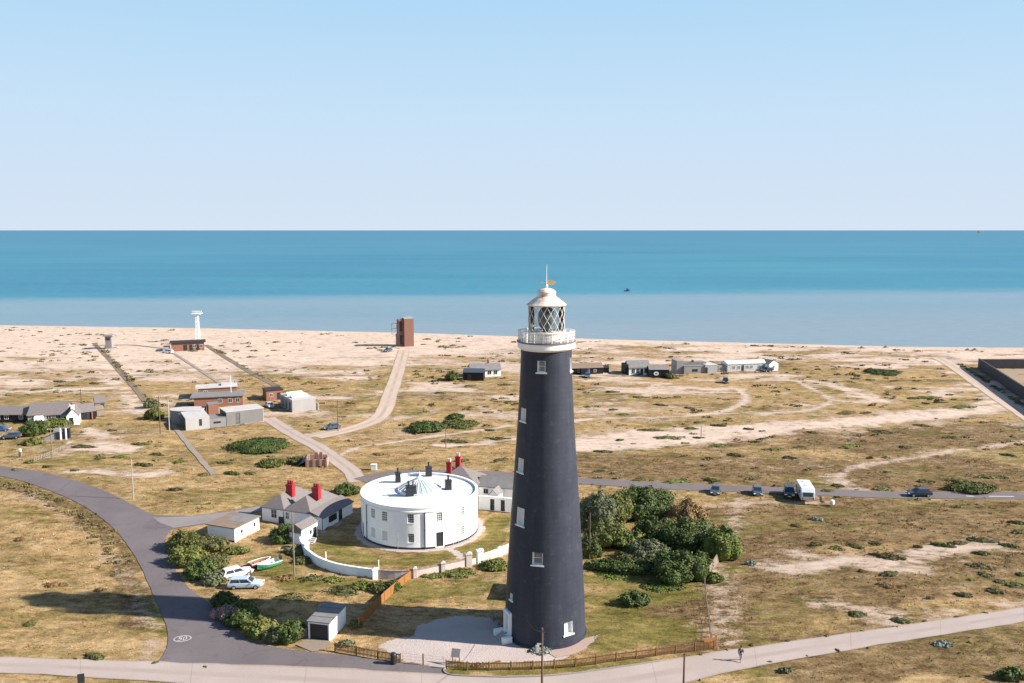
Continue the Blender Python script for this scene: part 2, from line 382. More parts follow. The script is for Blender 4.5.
# (points, width in metres, softness in metres)
SAND = [
    (GP([(340, 455), (362, 447), (395, 441), (440, 435), (510, 426)]), 2.2, 1.0, .85, .25),
    (GP([(560, 445), (600, 440), (650, 435), (700, 433), (760, 428), (830, 424), (900, 417), (960, 412), (1000, 407)]), 9.5, 4.0, .97),
    (GP([(560, 446), (610, 442), (660, 438), (710, 434)]), 15.0, 4.0, .97), (GP([(640, 433), (700, 436), (780, 431)]), 8.0, 3.0),
    (GP([(560, 423), (600, 419), (680, 417), (725, 410), (743, 402), (745, 394), (733, 387)]), 2.6, 1.8, 0.85, .25),
    (GP([(690, 414), (740, 413), (800, 411), (825, 405), (829, 398), (812, 388), (775, 374)]), 2.4, 1.8, 0.80, .25),
    (GP([(600, 409), (640, 405), (720, 409)]), 4, 5, 0.6),
    (GP([(835, 478), (855, 467), (900, 460), (960, 450), (1040, 441)]), 2.2, 1.8, 0.75, .4),
    (GP([(835, 478), (848, 487), (862, 489)]), 4.0, 3.5, 0.7), (GP([(840, 470), (800, 462)]), 3.0, 4.0, 0.55),
    (GP([(700, 545), (715, 570), (722, 600), (716, 640)]), 4.6, 4.0, 0.62), (GP([(740, 500), (728, 540), (712, 575)]), 2.6, 2.4, 0.6),
    (GP([(770, 566), (810, 568), (850, 560), (880, 568), (920, 556), (960, 546), (990, 542)]), 4.6, 3.0, 0.80),
    (GP([(800, 553), (840, 562)]), 3.5, 2.6, .72), (GP([(815, 603), (840, 606), (870, 613), (890, 617)]), 3.2, 2.4, 0.74),
    (GP([(940, 558), (960, 560)]), 3.0, 2.4, 0.5), (GP([(930, 615), (1024, 600)]), 2.6, 2.2, 0.6),
    (GP([(705, 505), (760, 503), (850, 501)]), 1.8, 1.4, .62),
    (GP([(725, 643), (745, 640)]), 1.7, 0.6),
    (GP([(65, 450), (95, 446), (130, 449)]), 6.5, 3.5, .95), (GP([(70, 471), (110, 473), (150, 476), (165, 472)]), 4.6, 3.0, .95),
    (GP([(110, 437), (90, 432)]), 5.0, 3.0), (GP([(25, 452), (60, 450), (70, 442)]), 1.6, 1.0),
    (GP([(-20, 393), (40, 391), (100, 389), (125, 388)]), 5.0, 3.0), (GP([(100, 372), (120, 390), (140, 412)]), 4, 4),
    (GP([(-30, 482), (0, 490), (45, 503), (85, 530), (118, 565), (142, 602), (152, 640), (150, 655)]), 2.2, 1.6, 0.50, .5),
    (GP([(0, 566), (20, 560)]), 2.0, 2.0, 0.5),
    (GP([(320, 395), (400, 395), (510, 398)]), 6.0, 9.0, 0.6), (GP([(585, 390), (640, 388), (720, 396)]), 6.0, 9.0, 0.6),
    (GP([(440, 446), (480, 444), (512, 440)]), 3.0, 2.0),
    (GP([(770, 376), (830, 385), (880, 400)]), 5.0, 5.0), (GP([(880, 420), (950, 412), (1000, 400)]), 4.0, 3.0),
    (GP([(225, 425), (265, 421), (285, 428)]), 2.2, 1.0),
    (GP([(505, 560), (480, 590), (470, 612)]), 0.9, 1.4, 0.40),
    (GP([(865, 420), (930, 412), (985, 408)]), 4.0, 3.0),
]
DIRT = [
    (GP([(-20, 480), (20, 486), (50, 496), (80, 509), (105, 527), (122, 548), (135, 570)]), 2.4, 1.5),
    (GP([(760, 525), (860, 520), (1010, 520)]), 12, 12), (GP([(760, 590), (860, 580), (1010, 560)]), 10, 8), (GP([(800, 660), (960, 645), (1030, 650)]), 8, 6), (GP([(600, 465), (760, 470), (1000, 480)]), 10, 14),
    # browner, worn or heathery ground
    (GP([(720, 600), (780, 590), (830, 585)]), 11.0, 9.0), (GP([(735, 520), (725, 560), (735, 610), (715, 640)]), 9.0, 6.0), (GP([(800, 560), (760, 520)]), 6, 6),
    (GP([(880, 440), (960, 436), (1024, 430)]), 12, 10), (GP([(640, 610), (700, 620)]), 4.0, 3.0),
    (GP([(860, 575), (920, 566), (990, 585)]), 6, 6), (GP([(820, 440), (1000, 470)]), 7, 8), (GP([(120, 560), (145, 620)]), 2.5, 2.0),
]
GREEN = [
    (GP([(500, 520), (492, 540), (470, 553), (430, 561), (380, 563), (345, 556), (330, 545)]), 2.6, 1.6),
    (GP([(600, 625), (640, 625), (680, 632), (600, 640), (620, 610)]), 3.6, 3.0),
    (GP([(590, 580), (650, 585), (700, 582), (735, 570)]), 2.2, 1.6), (GP([(690, 592), (600, 600)]), 2.2, 3.0),
    (GP([(445, 671), (545, 671), (610, 664), (660, 658), (705, 652)]), 0.6, 0.4),
    (GP([(400, 600), (440, 595), (480, 588)]), 2.0, 2.0),
    (GP([(330, 585), (420, 588), (380, 600)]), 1.6, 1.5), (GP([(260, 560), (300, 585)]), 2, 3),
    (GP([(0, 620), (40, 622)]), 3, 5, .5), (GP([(40, 570), (70, 580)]), 2, 3, .5), (GP([(840, 560), (800, 590), (790, 610)]), 3, 5, .45),
    (GP([(780, 500), (830, 510), (900, 505), (990, 508)]), 2.5, 3.0, .5), (GP([(960, 640), (1024, 660)]), 5, 7, .45),
    (GP([(150, 606), (165, 640)]), 0.8, 0.8), (GP([(136, 580), (150, 606)]), 0.6, 0.6),
]
gravel_poly = GP([(378, 646), (400, 636), (414, 630), (432, 617), (458, 615), (500, 619), (514, 627), (530, 650), (548, 650), (568, 645), (600, 634), (598, 643), (575, 655), (548, 662), (500, 661), (452, 660),
                  (445, 668), (423, 667), (402, 662), (402, 657)])
FLAT = []
def masks(X, Y):
    X = np.asarray(X, float); Y = np.asarray(Y, float)
    n1 = fbm(X/26, Y/11, 3, 4); n2 = fbm(X/9, Y/5, 21, 4); n3 = fbm(X/55, Y/24, 40, 3); n4 = fbm(X/3.0, Y/3.0, 77, 3)
    n5 = fbm(X/4.5, Y/2.6, 130, 4)
    wob = (n2-0.5)*4.2 + (n5-0.5)*4.0 + (n4-0.5)*1.5
    to_sea = shore_y(X) - Y
    # shingle takes over towards the beach; the left side turns to shingle sooner than the right
    lim = np.interp(X, [-200, -100, -20, 60, 140, 260], [180, 155, 108, 84, 70, 60])
    base = sst(-(to_sea - lim)/60 + (n1-0.5)*2.8 + (n2-0.5)*0.9, -0.85, 1.05)
    far = sst(Y, 165, 245)
    patch = sst(n1*0.55 + n2*0.45, 0.43, 0.63) * (0.30+0.70*far) * np.where(far > 0, 0.85, 0.0)
    sand = np.maximum(base, patch)
    fac = np.clip(Y/180, 0.35, 1.6)
    for pts, wd, sf, *st in SAND:
        d = seg_dist(X, Y, spline(pts, 4.0) if len(pts) > 2 else pts) + wob*np.minimum(1.3, wd/2.2)*fac*(st[1] if len(st) > 1 else 1)
        sand = np.maximum(sand, (st[0] if st else 0.92)*(1-sst(d, wd/2-sf*0.8, wd/2+sf*1.2)))
    dirt = sst(n3*0.7+n2*0.3, 0.52, 0.70)*0.75
    for pts, wd, sf in DIRT:
        dirt = np.maximum(dirt, 0.9*(1-sst(seg_dist(X, Y, pts)+wob, wd/2, wd/2+sf)))
    green = sst(fbm(X/14, Y/7, 91, 4), 0.50, 0.72)*0.6
    for pts, wd, sf, *st in GREEN:
        green = np.maximum(green, (st[0] if st else 1.0)*(1-sst(seg_dist(X, Y, pts)+wob*0.6, wd/2, wd/2+sf)))
    gd = poly_sd(X, Y, gravel_poly) + (n4-0.5)*2.2 + (n5-0.5)*2.2
    grav = 1-sst(gd, -0.5, 0.35)
    rp = np.hypot(X-RH[0], Y-RH[1]); ring = sst(rp, RHR-1, RHR)*(1-sst(rp+(n4-0.5)*0.4, RHR+1.0, RHR+1.5))
    path = 1-sst(seg_dist(X, Y, GP([(449, 549), (457, 553), (468, 567)]))+(n4-0.5)*0.5, 0.45, 0.9)
    grav = np.maximum(grav, np.maximum(ring, path)*0.7)
    return sand, green, dirt, grav
STRIPS = [GP(p) for p in ([(94, 343), (108, 358), (124, 376), (135, 388), (146, 402)], [(173, 353), (192, 365), (210, 377), (222, 385)], [(206, 345), (228, 359), (250, 372), (276, 386)], [(172, 424), (184, 439), (198, 456), (214, 475)], [(92, 346), (130, 345), (166, 349)])]
def road_flat(X, Y):
    d = np.minimum(poly_sd(X, Y, tarmac_poly), poly_sd(X, Y, conc_top + conc_bot[::-1]))
    for pts in STRIPS: d = np.minimum(d, seg_dist(X, Y, pts) - 1.6)
    for c, hw in ((midroad_c, 2.6), (str_road_c, 3.2), (beach_road_c, 2.2), (drive_c, 2.6), (side_track_c, 2.2)):
        d = np.minimum(d, seg_dist(X, Y, c) - hw)
    d = np.minimum(d, np.hypot(X-CENTRE[0], Y-CENTRE[1]) - 5.2); d = np.minimum(d, np.hypot(X-RH[0], Y-RH[1]) - 11)
    return sst(d, 0.2, 1.8)

# ------------------------------------------------------------------ ground colour (shared by the ground and the grass on it)
def ground_colour(b, blade=False):
    v = b.wpos(); va = b.wpos((0.45, 1.0, 1.0)); vs = b.wpos((0.50, 1.0, 1.0))
    big = b.noise(va, 0.055, 5, 0.6); mid0 = b.noise(va, 0.24, 5, 0.65); streak = b.noise(vs, 0.95, 5, 0.75); fine = b.noise(v, 3.2, 4, 0.75); speck = b.noise(v, 7.0, 3, 0.7)
    wsum = lambda *p: (lambda q: q[0] if len(q) == 1 else b.math('ADD', q[0], q[1]) if len(q) == 2 else b.math('ADD', b.math('ADD', q[0], q[1]), q[2]))([b.math('MULTIPLY', n_, k_) for n_, k_ in p])
    t = wsum((mid0, 0.26), (streak, 0.44), (fine, 0.30))
    P = (0.40, 0.50, 0.595)
    pal = lambda d, m, l: b.ramp(t, list(zip(P, (d, m, l))))
    straw = pal((0.195, 0.120, 0.046), (0.430, 0.288, 0.132), (0.59, 0.430, 0.240))
    olive = pal((0.088, 0.066, 0.021), (0.250, 0.180, 0.066), (0.410, 0.305, 0.140))
    heath = pal((0.058, 0.038, 0.016), (0.180, 0.118, 0.052), (0.350, 0.246, 0.136))
    green = pal((0.052, 0.052, 0.010), (0.158, 0.140, 0.030), (0.270, 0.224, 0.066))
    A = {k: b.attr(k) for k in ('sand', 'green', 'dirt', 'gravel')}
    hue = wsum((big, 0.5), (b.noise(va, 0.42, 4, 0.65), 0.5))
    c = b.mix(b.math('MULTIPLY', b.sstep(hue, 0.43, 0.59), 0.80), straw, olive)
    hue2 = b.math('ADD', A['dirt'], b.math('MULTIPLY', b.math('SUBTRACT', b.noise(va, 0.33, 4, 0.7), 0.5), 1.6))
    c = b.mix(b.math('MULTIPLY', b.sstep(hue2, 0.25, 0.85), 0.9), c, heath)
    hue3 = b.math('ADD', A['green'], b.math('MULTIPLY', b.math('SUBTRACT', b.noise(va, 0.55, 5, 0.7), 0.5), 2.2))
    c = b.mix(b.math('MULTIPLY', b.sstep(hue3, 0.25, 0.95), 0.85), c, green)
    if not blade:
        sn = b.ramp(wsum((speck, 0.35), (mid0, 0.30), (streak, 0.35)), [(0.34, (0.50, 0.385, 0.290)), (0.50, (0.67, 0.53, 0.415)), (0.66, (0.77, 0.64, 0.525))])
        tuft = b.sstep(b.noise(b.wpos((0.6, 0.8, 1.0)), 0.50, 5, 0.75), 0.52, 0.63)
        sn = b.mix(b.math('MULTIPLY', tuft, 0.66), sn, (0.39, 0.290, 0.195))
        worn = b.ramp(A['sand'], [(0.45, (0.66, 0.63, 0.60)), (0.95, (1.0, 1.0, 1.0))]); sn = b.mix(1.0, sn, worn, 'MULTIPLY')
        nz = wsum((b.math('SUBTRACT', mid0, 0.5), 1.5), (b.math('SUBTRACT', streak, 0.5), 1.5), (b.math('SUBTRACT', fine, 0.5), 1.0))
        sf = b.math('ADD', A['sand'], nz)
        c = b.mix(b.sstep(sf, 0.28, 0.84), c, sn)
        gv = b.ramp(wsum((speck, 0.6), (mid0, 0.4)), [(0.3, (0.44, 0.365, 0.325)), (0.7, (0.64, 0.56, 0.51))])
        gf = b.math('ADD', A['gravel'], wsum((b.math('SUBTRACT', fine, 0.5), 0.9), (b.math('SUBTRACT', streak, 0.5), 1.2)))
        c = b.mix(b.sstep(gf, 0.35, 0.65), c, gv)
    c = b.mix(1.0, c, (0.765, 0.75, 0.775), 'MULTIPLY')
    return c, t, fine, speck
gb = NB('heath_ground'); gc, gm_, gf_, gs_ = ground_colour(gb)
gb.bump(gb.math('ADD', gf_, gb.math('MULTIPLY', gs_, 0.5)), 0.45, 0.2); M['ground'] = gb.out(gc, 0.95, 0.1)
tb = NB('grass_blades'); tc, _, _, _ = ground_colour(tb, True)
gi = tb.n('ShaderNodeNewGeometry'); hs = tb.n('ShaderNodeHueSaturation'); tb.l(tc, hs.inputs['Color'])
tb.l(tb.math('ADD', tb.math('MULTIPLY', gi.outputs['Random Per Island'], 0.7), 0.68), hs.inputs['Value']); M['blades'] = tb.out(hs.outputs[0], 0.8, 0.15)

# ------------------------------------------------------------------ the ground sheet
def axis(parts):
    out = []
    for a, b, s in parts: out.append(np.arange(a, b, s))
    return np.unique(np.concatenate(out + [np.array([parts[-1][1]])]).round(4))
xs = axis([(-6000, -1200, 600), (-1200, -420, 30), (-420, -110, 1.1), (-110, 120, 0.5), (120, 420, 1.1), (420, 1200, 30), (1200, 6000, 600)])
ys = axis([(-3000, -300, 300), (-300, 50, 10), (50, 180, 0.5), (180, 360, 0.85), (360, 520, 1.3), (520, 900, 40)])
X, Y = np.meshgrid(xs, ys)
sand, green, dirt, grav = masks(X, Y)
fl = road_flat(X, Y)
tuss = fbm(X/1.6, Y/1.2, 5, 3); und = fbm(X/18, Y/8, 8, 3)
veg = np.clip(1-np.maximum(sand, grav), 0, 1)
Z = ((tuss-0.45)*0.42*(0.25+0.75*veg) * np.where(green > 0.5, 0.55, 1.0) + (und-0.5)*0.9*sst(Y, 60, 120)) * fl - 0.03
beach = shore_y(X) - Y
Z = np.where(beach < 14, Z*np.clip(beach/14, 0, 1) - np.clip(14-beach, 0, 60)*0.075, Z)
Z += sst(beach, 60, 24)*sst(beach, 8, 24)*0.5*fl
ny, nx = X.shape; idx = np.arange(ny*nx).reshape(ny, nx)
F = np.stack([idx[:-1,:-1], idx[:-1,1:], idx[1:,1:], idx[1:,:-1]], -1).reshape(-1, 4)
go = np_mesh('ground', np.stack([X, Y, Z], -1).reshape(-1, 3), F, M['ground'],
             {'sand': sand.ravel(), 'green': green.ravel(), 'dirt': dirt.ravel(), 'gravel': grav.ravel()}, True)
tag(go, kind='structure')
def ground_z(x, y):
    i = np.clip(np.searchsorted(xs, x)-1, 0, nx-2); j = np.clip(np.searchsorted(ys, y)-1, 0, ny-2)
    return Z[j, i]

# ------------------------------------------------------------------ sea
def sea_mat():
    b = NB('sea_water'); v = b.wpos(); vl = b.wpos((0.15, 1, 1))
    sp = b.n('ShaderNodeSeparateXYZ'); b.l(v, sp.inputs[0])
    wob = b.math('MULTIPLY', b.math('SUBTRACT', b.noise(b.wpos((0.006, 0.02, 1)), 1.0, 5), 0.5), 85.0)
    # edge of the silty inshore water: a straight line in plan, wandering a little
    e = b.math('SUBTRACT', sp.outputs[1], b.math('ADD', b.math('MULTIPLY', sp.outputs[0], 0.115), 645.0))
    e = b.math('ADD', e, wob)
    silt = b.sstep(e, 50.0, -50.0)
    streak = b.noise(b.wpos((0.0012, 0.006, 1)), 1.0, 5, 0.6)
    deep = b.ramp(b.math('ADD', b.math('MULTIPLY', streak, 0.6), b.math('MULTIPLY', b.noise(b.wpos((0.0016, 0.0009, 1)), 1.0, 3), 0.4)), [(0.36, (0.014, 0.135, 0.225)), (0.64, (0.034, 0.205, 0.265))])
    off = b.sstep(sp.outputs[1], 700.0, 6000.0)
    deep = b.mix(off, deep, (0.030, 0.152, 0.236))
    sil = b.ramp(streak, [(0.3, (0.175, 0.285, 0.345)), (0.7, (0.225, 0.335, 0.385))])
    shal = b.sstep(e, -110.0, -250.0)
    sil = b.mix(b.math('MULTIPLY', shal, 0.5), sil, (0.30, 0.34, 0.36))
    c = b.mix(silt, deep, sil)
    c = b.mix(1.0, c, (0.93, 0.93, 0.975), 'MULTIPLY')
    c = b.mix(b.math('MULTIPLY', silt, 1.0), c, b.mix(1.0, c, (0.76, 0.765, 0.775), 'MULTIPLY'))
    rip = b.noise(b.wpos((0.10, 0.30, 1)), 1.0, 6, 0.65)
    c = b.mix(b.math('MULTIPLY', b.sstep(rip, 0.40, 0.62), 0.16), c, (0.24, 0.34, 0.41))
    b.bump(rip, 0.5, 0.6)
    b.p.inputs['IOR'].default_value = 1.33
    return b.out(c, 0.45, 0.18)
M['sea'] = sea_mat()
mb = MB(); Wd = 140000.0
mb.add([(-Wd, 200, 0), (Wd, 200, 0), (Wd, Wd*0.8, 0), (-Wd, Wd*0.8, 0)], [(0,1,2,3)])
so = mb.build('sea', M['sea']); so.location.z = -1.0; tag(so, kind='structure')

# ------------------------------------------------------------------ roads and tracks
def strip(name, A, B, z, mat, step=2.0, kind='structure'):
    """surface between two edge lines, with U across and V along in metres"""
    def res(P, n):
        P = np.array(spline(P, 1.0)); d = np.r_[0, np.cumsum(np.hypot(*np.diff(P, axis=0).T))]
        t = np.linspace(0, d[-1], n); return np.c_[np.interp(t, d, P[:,0]), np.interp(t, d, P[:,1])], d[-1]
    L = max(sum(hypot(A[i+1][0]-A[i][0], A[i+1][1]-A[i][1]) for i in range(len(A)-1)), 4); n = int(L/step)+2
    a, la = res(A, n); c, lc = res(B, n); k = 7; V = []; UV = []
    for i in range(n):
        for j in range(k):
            t = j/(k-1); p = a[i]*(1-t)+c[i]*t; jit = 0.0
            if j in (0, k-1): jit = (vnoise(np.array([i*0.9]), np.array([j*3.1]), 4)[0]-0.5)*0.35
            q = p + (c[i]-a[i])/max(np.linalg.norm(c[i]-a[i]), .1)*jit
            V.append((q[0], q[1], z)); UV.append((t, la*i/(n-1)))
    F = [(i*k+j, i*k+j+1, (i+1)*k+j+1, (i+1)*k+j) for i in range(n-1) for j in range(k-1)]
    mb = MB(); mb.add(V, F); o = mb.build(name, mat, fix=False); me = o.data
    uvl = me.uv_layers.new(name='UVMap')
    for lp in me.loops: uvl.data[lp.index].uv = UV[lp.vertex_index]
    if me.polygons[0].normal.z < 0: me.flip_normals()
    return tag(o, kind=kind)
def offs(C, hw):
    C = np.array(C); T = np.gradient(C, axis=0); T /= np.linalg.norm(T, axis=1)[:,None]; N = np.c_[-T[:,1], T[:,0]]
    return [tuple(p) for p in C+N*hw], [tuple(p) for p in C-N*hw]
def road_mat(name, lo, hi, track=None, joints=0.0, verge=0.0, cracks=0.0):
    b = NB(name); v = b.wpos(); uv = b.n('ShaderNodeUVMap'); sp = b.n('ShaderNodeSeparateXYZ'); b.l(uv.outputs[0], sp.inputs[0])
    big = b.noise(v, 0.16, 5, 0.6); fine = b.noise(v, 4.0, 4, 0.7)
    f = b.math('ADD', b.math('MULTIPLY', big, 0.6), b.math('MULTIPLY', fine, 0.4))
    c = b.ramp(f, [(0.3, lo), (0.7, hi)])
    if track:
        d = b.math('ABSOLUTE', b.math('SUBTRACT', sp.outputs[0], 0.5))
        mid = b.math('SUBTRACT', 1.0, b.sstep(d, 0.04, 0.16)); mid = b.math('MULTIPLY', mid, b.sstep(big, 0.35, 0.6))
        c = b.mix(b.math('MULTIPLY', mid, 0.55), c, track)
    if verge:
        d = b.math('ABSOLUTE', b.math('SUBTRACT', sp.outputs[0], 0.5))
        e = b.sstep(b.math('ADD', d, b.math('MULTIPLY', b.math('SUBTRACT', fine, 0.5), 0.25)), 0.42, 0.50)
        c = b.mix(b.math('MULTIPLY', e, verge), c, (0.26, 0.20, 0.11))
    if joints:
        fr = b.math('FRACT', b.math('DIVIDE', sp.outputs[1], joints)); j = b.math('LESS_THAN', fr, 0.10/joints)
        c = b.mix(b.math('MULTIPLY', j, 0.28), c, (0.16, 0.12, 0.09))
    if cracks:
        vo = b.n('ShaderNodeTexVoronoi'); vo.feature = 'DISTANCE_TO_EDGE'; vo.inputs['Scale'].default_value = 0.16
        dm = b.n('ShaderNodeMix'); dm.data_type = 'VECTOR'; dm.inputs[0].default_value = 0.06; b.l(v, dm.inputs[4]); nz = b.n('ShaderNodeTexNoise'); nz.inputs['Scale'].default_value = .6; b.l(v, nz.inputs['Vector'])
        vm_ = b.n('ShaderNodeVectorMath'); vm_.operation = 'MULTIPLY_ADD'; b.l(nz.outputs[1], vm_.inputs[0]); vm_.inputs[1].default_value = (2.2, 2.2, 0); b.l(v, vm_.inputs[2]); b.l(vm_.outputs[0], vo.inputs['Vector'])
        ck = b.sstep(vo.outputs['Distance'], 0.012, 0.003); c = b.mix(b.math('MULTIPLY', ck, cracks), c, (0.045, 0.04, 0.042))
        pt = b.sstep(b.noise(v, 0.09, 2, 0.4), 0.52, 0.56); c = b.mix(b.math('MULTIPLY', pt, 0.22), c, (0.24, 0.22, 0.225))
        st_ = b.sstep(b.noise(v, 0.5, 5, 0.7), 0.54, 0.70); c = b.mix(b.math('MULTIPLY', st_, 0.28), c, (0.085, 0.075, 0.08))
    c = b.mix(1.0, c, (0.76, 0.735, 0.745), 'MULTIPLY')
    b.bump(fine, 0.25, 0.02)
    return b.out(c, 0.9, 0.15)
M['tarmac'] = road_mat('old_tarmac', (0.150, 0.132, 0.138), (0.205, 0.184, 0.188), cracks=.22)
M['tarmac_road'] = road_mat('road_tarmac', (0.170, 0.150, 0.155), (0.225, 0.200, 0.205), verge=0.6, cracks=.15)
M['worn_tarmac'] = road_mat('worn_tarmac', (0.25, 0.225, 0.22), (0.34, 0.31, 0.30), cracks=.15)
M['concrete_road'] = road_mat('road_concrete', (0.40, 0.338, 0.305), (0.53, 0.455, 0.412), (0.36, 0.29, 0.25), 13.0, 0.5)
M['track'] = road_mat('shingle_track', (0.50, 0.395, 0.315), (0.66, 0.54, 0.445), (0.34, 0.265, 0.18), 0, 0.7)
M['track_pink'] = road_mat('worn_track', (0.42, 0.345, 0.295), (0.56, 0.47, 0.41), (0.33, 0.26, 0.19), 0, 0.7)

M['paving'] = road_mat('pink_paving', (0.40, 0.30, 0.25), (0.54, 0.42, 0.36))
def flat_poly(name, poly, z, mat):
    bm = bmesh.new(); vs = [bm.verts.new((x, y, z)) for x, y in poly]
    es = [bm.edges.new((vs[i], vs[(i+1) % len(vs)])) for i in range(len(vs))]
    bmesh.ops.triangle_fill(bm, edges=es, use_beauty=True); bmesh.ops.recalc_face_normals(bm, faces=bm.faces)
    for f in bm.faces:
        if f.normal.z < 0: f.normal_flip()
    me = bpy.data.meshes.new(name); bm.to_mesh(me); bm.free(); me.materials.append(mat)
    o = bpy.data.objects.new(name, me); COL.objects.link(o); return tag(o, kind='structure')
flat_poly('junction_road', tarmac_poly, 0.030, M['tarmac'])
flat_poly('side_drive', GP([(153, 517.5), (190, 516.6), (230, 511.6), (261, 506), (261, 510.6), (212, 522.4), (174, 528), (160, 523)]), .038, M['worn_tarmac'])
strip('concrete_road', conc_top, conc_bot, 0.034, M['concrete_road'])
a, c = offs(spline(midroad_c, 5), 2.1); strip('coast_road', a, c, 0.030, M['tarmac_road'])
a, c = offs(spline(drive_c, 5), 2.3); strip('shingle_drive', a, c, 0.034, M['track'])
a, c = offs(spline(side_track_c, 5), 1.9); strip('side_track', a, c, 0.026, M['track_pink'])
a, c = offs(park_c, 2.4); strip('lay_by', a, c, 0.022, M['track_pink'])
a, c = offs(spline(str_road_c, 5), 2.5); strip('straight_track', a, c, 0.030, M['track'])
a, c = offs(spline(beach_road_c, 5), 1.6); strip('beach_track', a, c, 0.026, M['track'])
M['scrub_strip'] = road_mat('overgrown_track', (0.17, 0.135, 0.095), (0.32, 0.26, 0.20), (0.16, 0.13, 0.06), 0, 0.7)
M['pale_strip'] = road_mat('gravel_path', (0.27, 0.225, 0.19), (0.42, 0.36, 0.31), None, 0, 0.8)
for nm, pts, hw, m in (('overgrown_track', [(94, 343), (108, 358), (124, 376), (135, 388), (146, 402)], .85, 'scrub_strip'),
                       ('overgrown_track', [(173, 353), (192, 365), (210, 377), (222, 385)], 0.6, 'pale_strip'),
                       ('overgrown_track', [(206, 345), (228, 359), (250, 372), (276, 386)], 1.0, 'scrub_strip'),
                       ('gravel_path', [(172, 424), (184, 439), (198, 456), (214, 475)], .6, 'pale_strip'),
                       ('overgrown_track', [(92, 346), (130, 345), (166, 349)], 0.7, 'scrub_strip')):
    a, c = offs(spline(GP(pts), 5), hw); strip(nm, a, c, 0.06, M[m])
flat_poly('paving', GP([(545, 651), (570, 646), (586, 638.5), (600, 634.5), (598.5, 643), (574, 654.5), (556, 658)]), .05, M['paving'])
# kerb of the lighthouse verge
kp = spline(GP([(455, 665.5), (446, 668), (444, 672), (452, 675.5), (480, 677), (515, 677.5), (560, 675.5), (612, 668.5), (660, 661.5)]), 0.5)
mb = MB()
for i in range(len(kp)-1):
    (x0, y0), (x1, y1) = kp[i], kp[i+1]; mb.obox(((x0+x1)/2, (y0+y1)/2), atan2(y1-y0, x1-x0), hypot(x1-x0, y1-y0)/2+0.01, 0.07, -0.05, 0.15)
tag(mb.build('kerb', M['concrete_dark']), kind='structure')

# ------------------------------------------------------------------ painted road markings
def ring_mark(mb, c, rx, ry, wd, z, rot=0.0, n=40):
    for i in range(n):
        a0, a1 = 2*pi*i/n, 2*pi*(i+1)/n; P = []
        for a, k in ((a0, 0), (a1, 0), (a1, 1), (a0, 1)):
            x, y = (rx-wd*k)*cos(a), (ry-wd*k*1.3)*sin(a); P.append((c[0]+x*cos(rot)-y*sin(rot), c[1]+x*sin(rot)+y*cos(rot), z))
        mb.add(P, [(0,1,2,3)])
mc = G(182.5, 638.8); mr = R(7)
rt = thing('speed_marking', 'white oval speed marking reading 50 on the tarmac junction', 'road marking', (mc[0], mc[1], 0.036), mr)
mb = MB(); ring_mark(mb, (0, 0), 1.02, 0.78, 0.10, 0.0); mb.build('ring', M['worn_mark'], rt, fix=False)
def rects(L): 
    mb = MB()
    for x0, x1, y0, y1 in L: mb.add([(x0,y0,0.002),(x1,y0,0.002),(x1,y1,0.002),(x0,y1,0.002)], [(0,1,2,3)])
    return mb
rects([(-.46,-.08,.36,.48),(-.46,-.36,.0,.36),(-.36,-.08,.02,.14),(-.17,-.07,-.36,.02),(-.46,-.17,-.48,-.36)]).build('numeral', M['worn_mark'], rt, fix=False)
mb = MB(); ring_mark(mb, (.28, 0), .22, .49, .085, 0.002); mb.build('numeral', M['worn_mark'], rt, fix=False)
for (x0, x1, yy, lab) in ((989, 1014, 496.4, 'long white painted dash on the coast road near the right edge of the view'),
                          (966, 974, 496.2, 'short faint white dash on the coast road behind the moving dark car')):
    a_, c_ = G(x0, yy), G(x1, yy+0.2); mb = MB()
    mb.add([(a_[0], a_[1]-.2, .038), (c_[0], c_[1]-.2, .038), (c_[0], c_[1]+.2, .038), (a_[0], a_[1]+.2, .038)], [(0,1,2,3)])
    tag(mb.build('road_line', M['worn_mark'], fix=False), lab, 'road marking', 'white dashes on the coast road')

# ------------------------------------------------------------------ round walls with real openings
def round_wall(rfun, zs, ths, holes, closed=True):
    """grid wall round the z axis; phi = 0 faces -Y, grows towards +X; cells inside holes are left open"""
    zs = sorted(set([round(z, 4) for z in zs] + [round(h[k], 4) for h in holes for k in (2, 3)]))
    ths = sorted(set([round(t, 5) for t in ths] + [round(h[k], 5) for h in holes for k in (0, 1)]))
    mb = MB(); nz, nt_ = len(zs), len(ths)
    for z in zs:
        for t in ths: mb.v.append((rfun(z)*sin(t), -rfun(z)*cos(t), z))
    for j in range(nz-1):
        for i in range(nt_):
            k = (i+1) % nt_; t0 = ths[i]; t1 = ths[k] if k else ths[0]+2*pi
            tm, zm = (t0+t1)/2, (zs[j]+zs[j+1])/2
            if any(h[0] < tm < h[1] and h[2] < zm < h[3] for h in holes): continue
            mb.f.append((j*nt_+i, j*nt_+k, (j+1)*nt_+k, (j+1)*nt_+i))
    return mb
def cylp(r, t, z): return (r*sin(t), -r*cos(t), z)
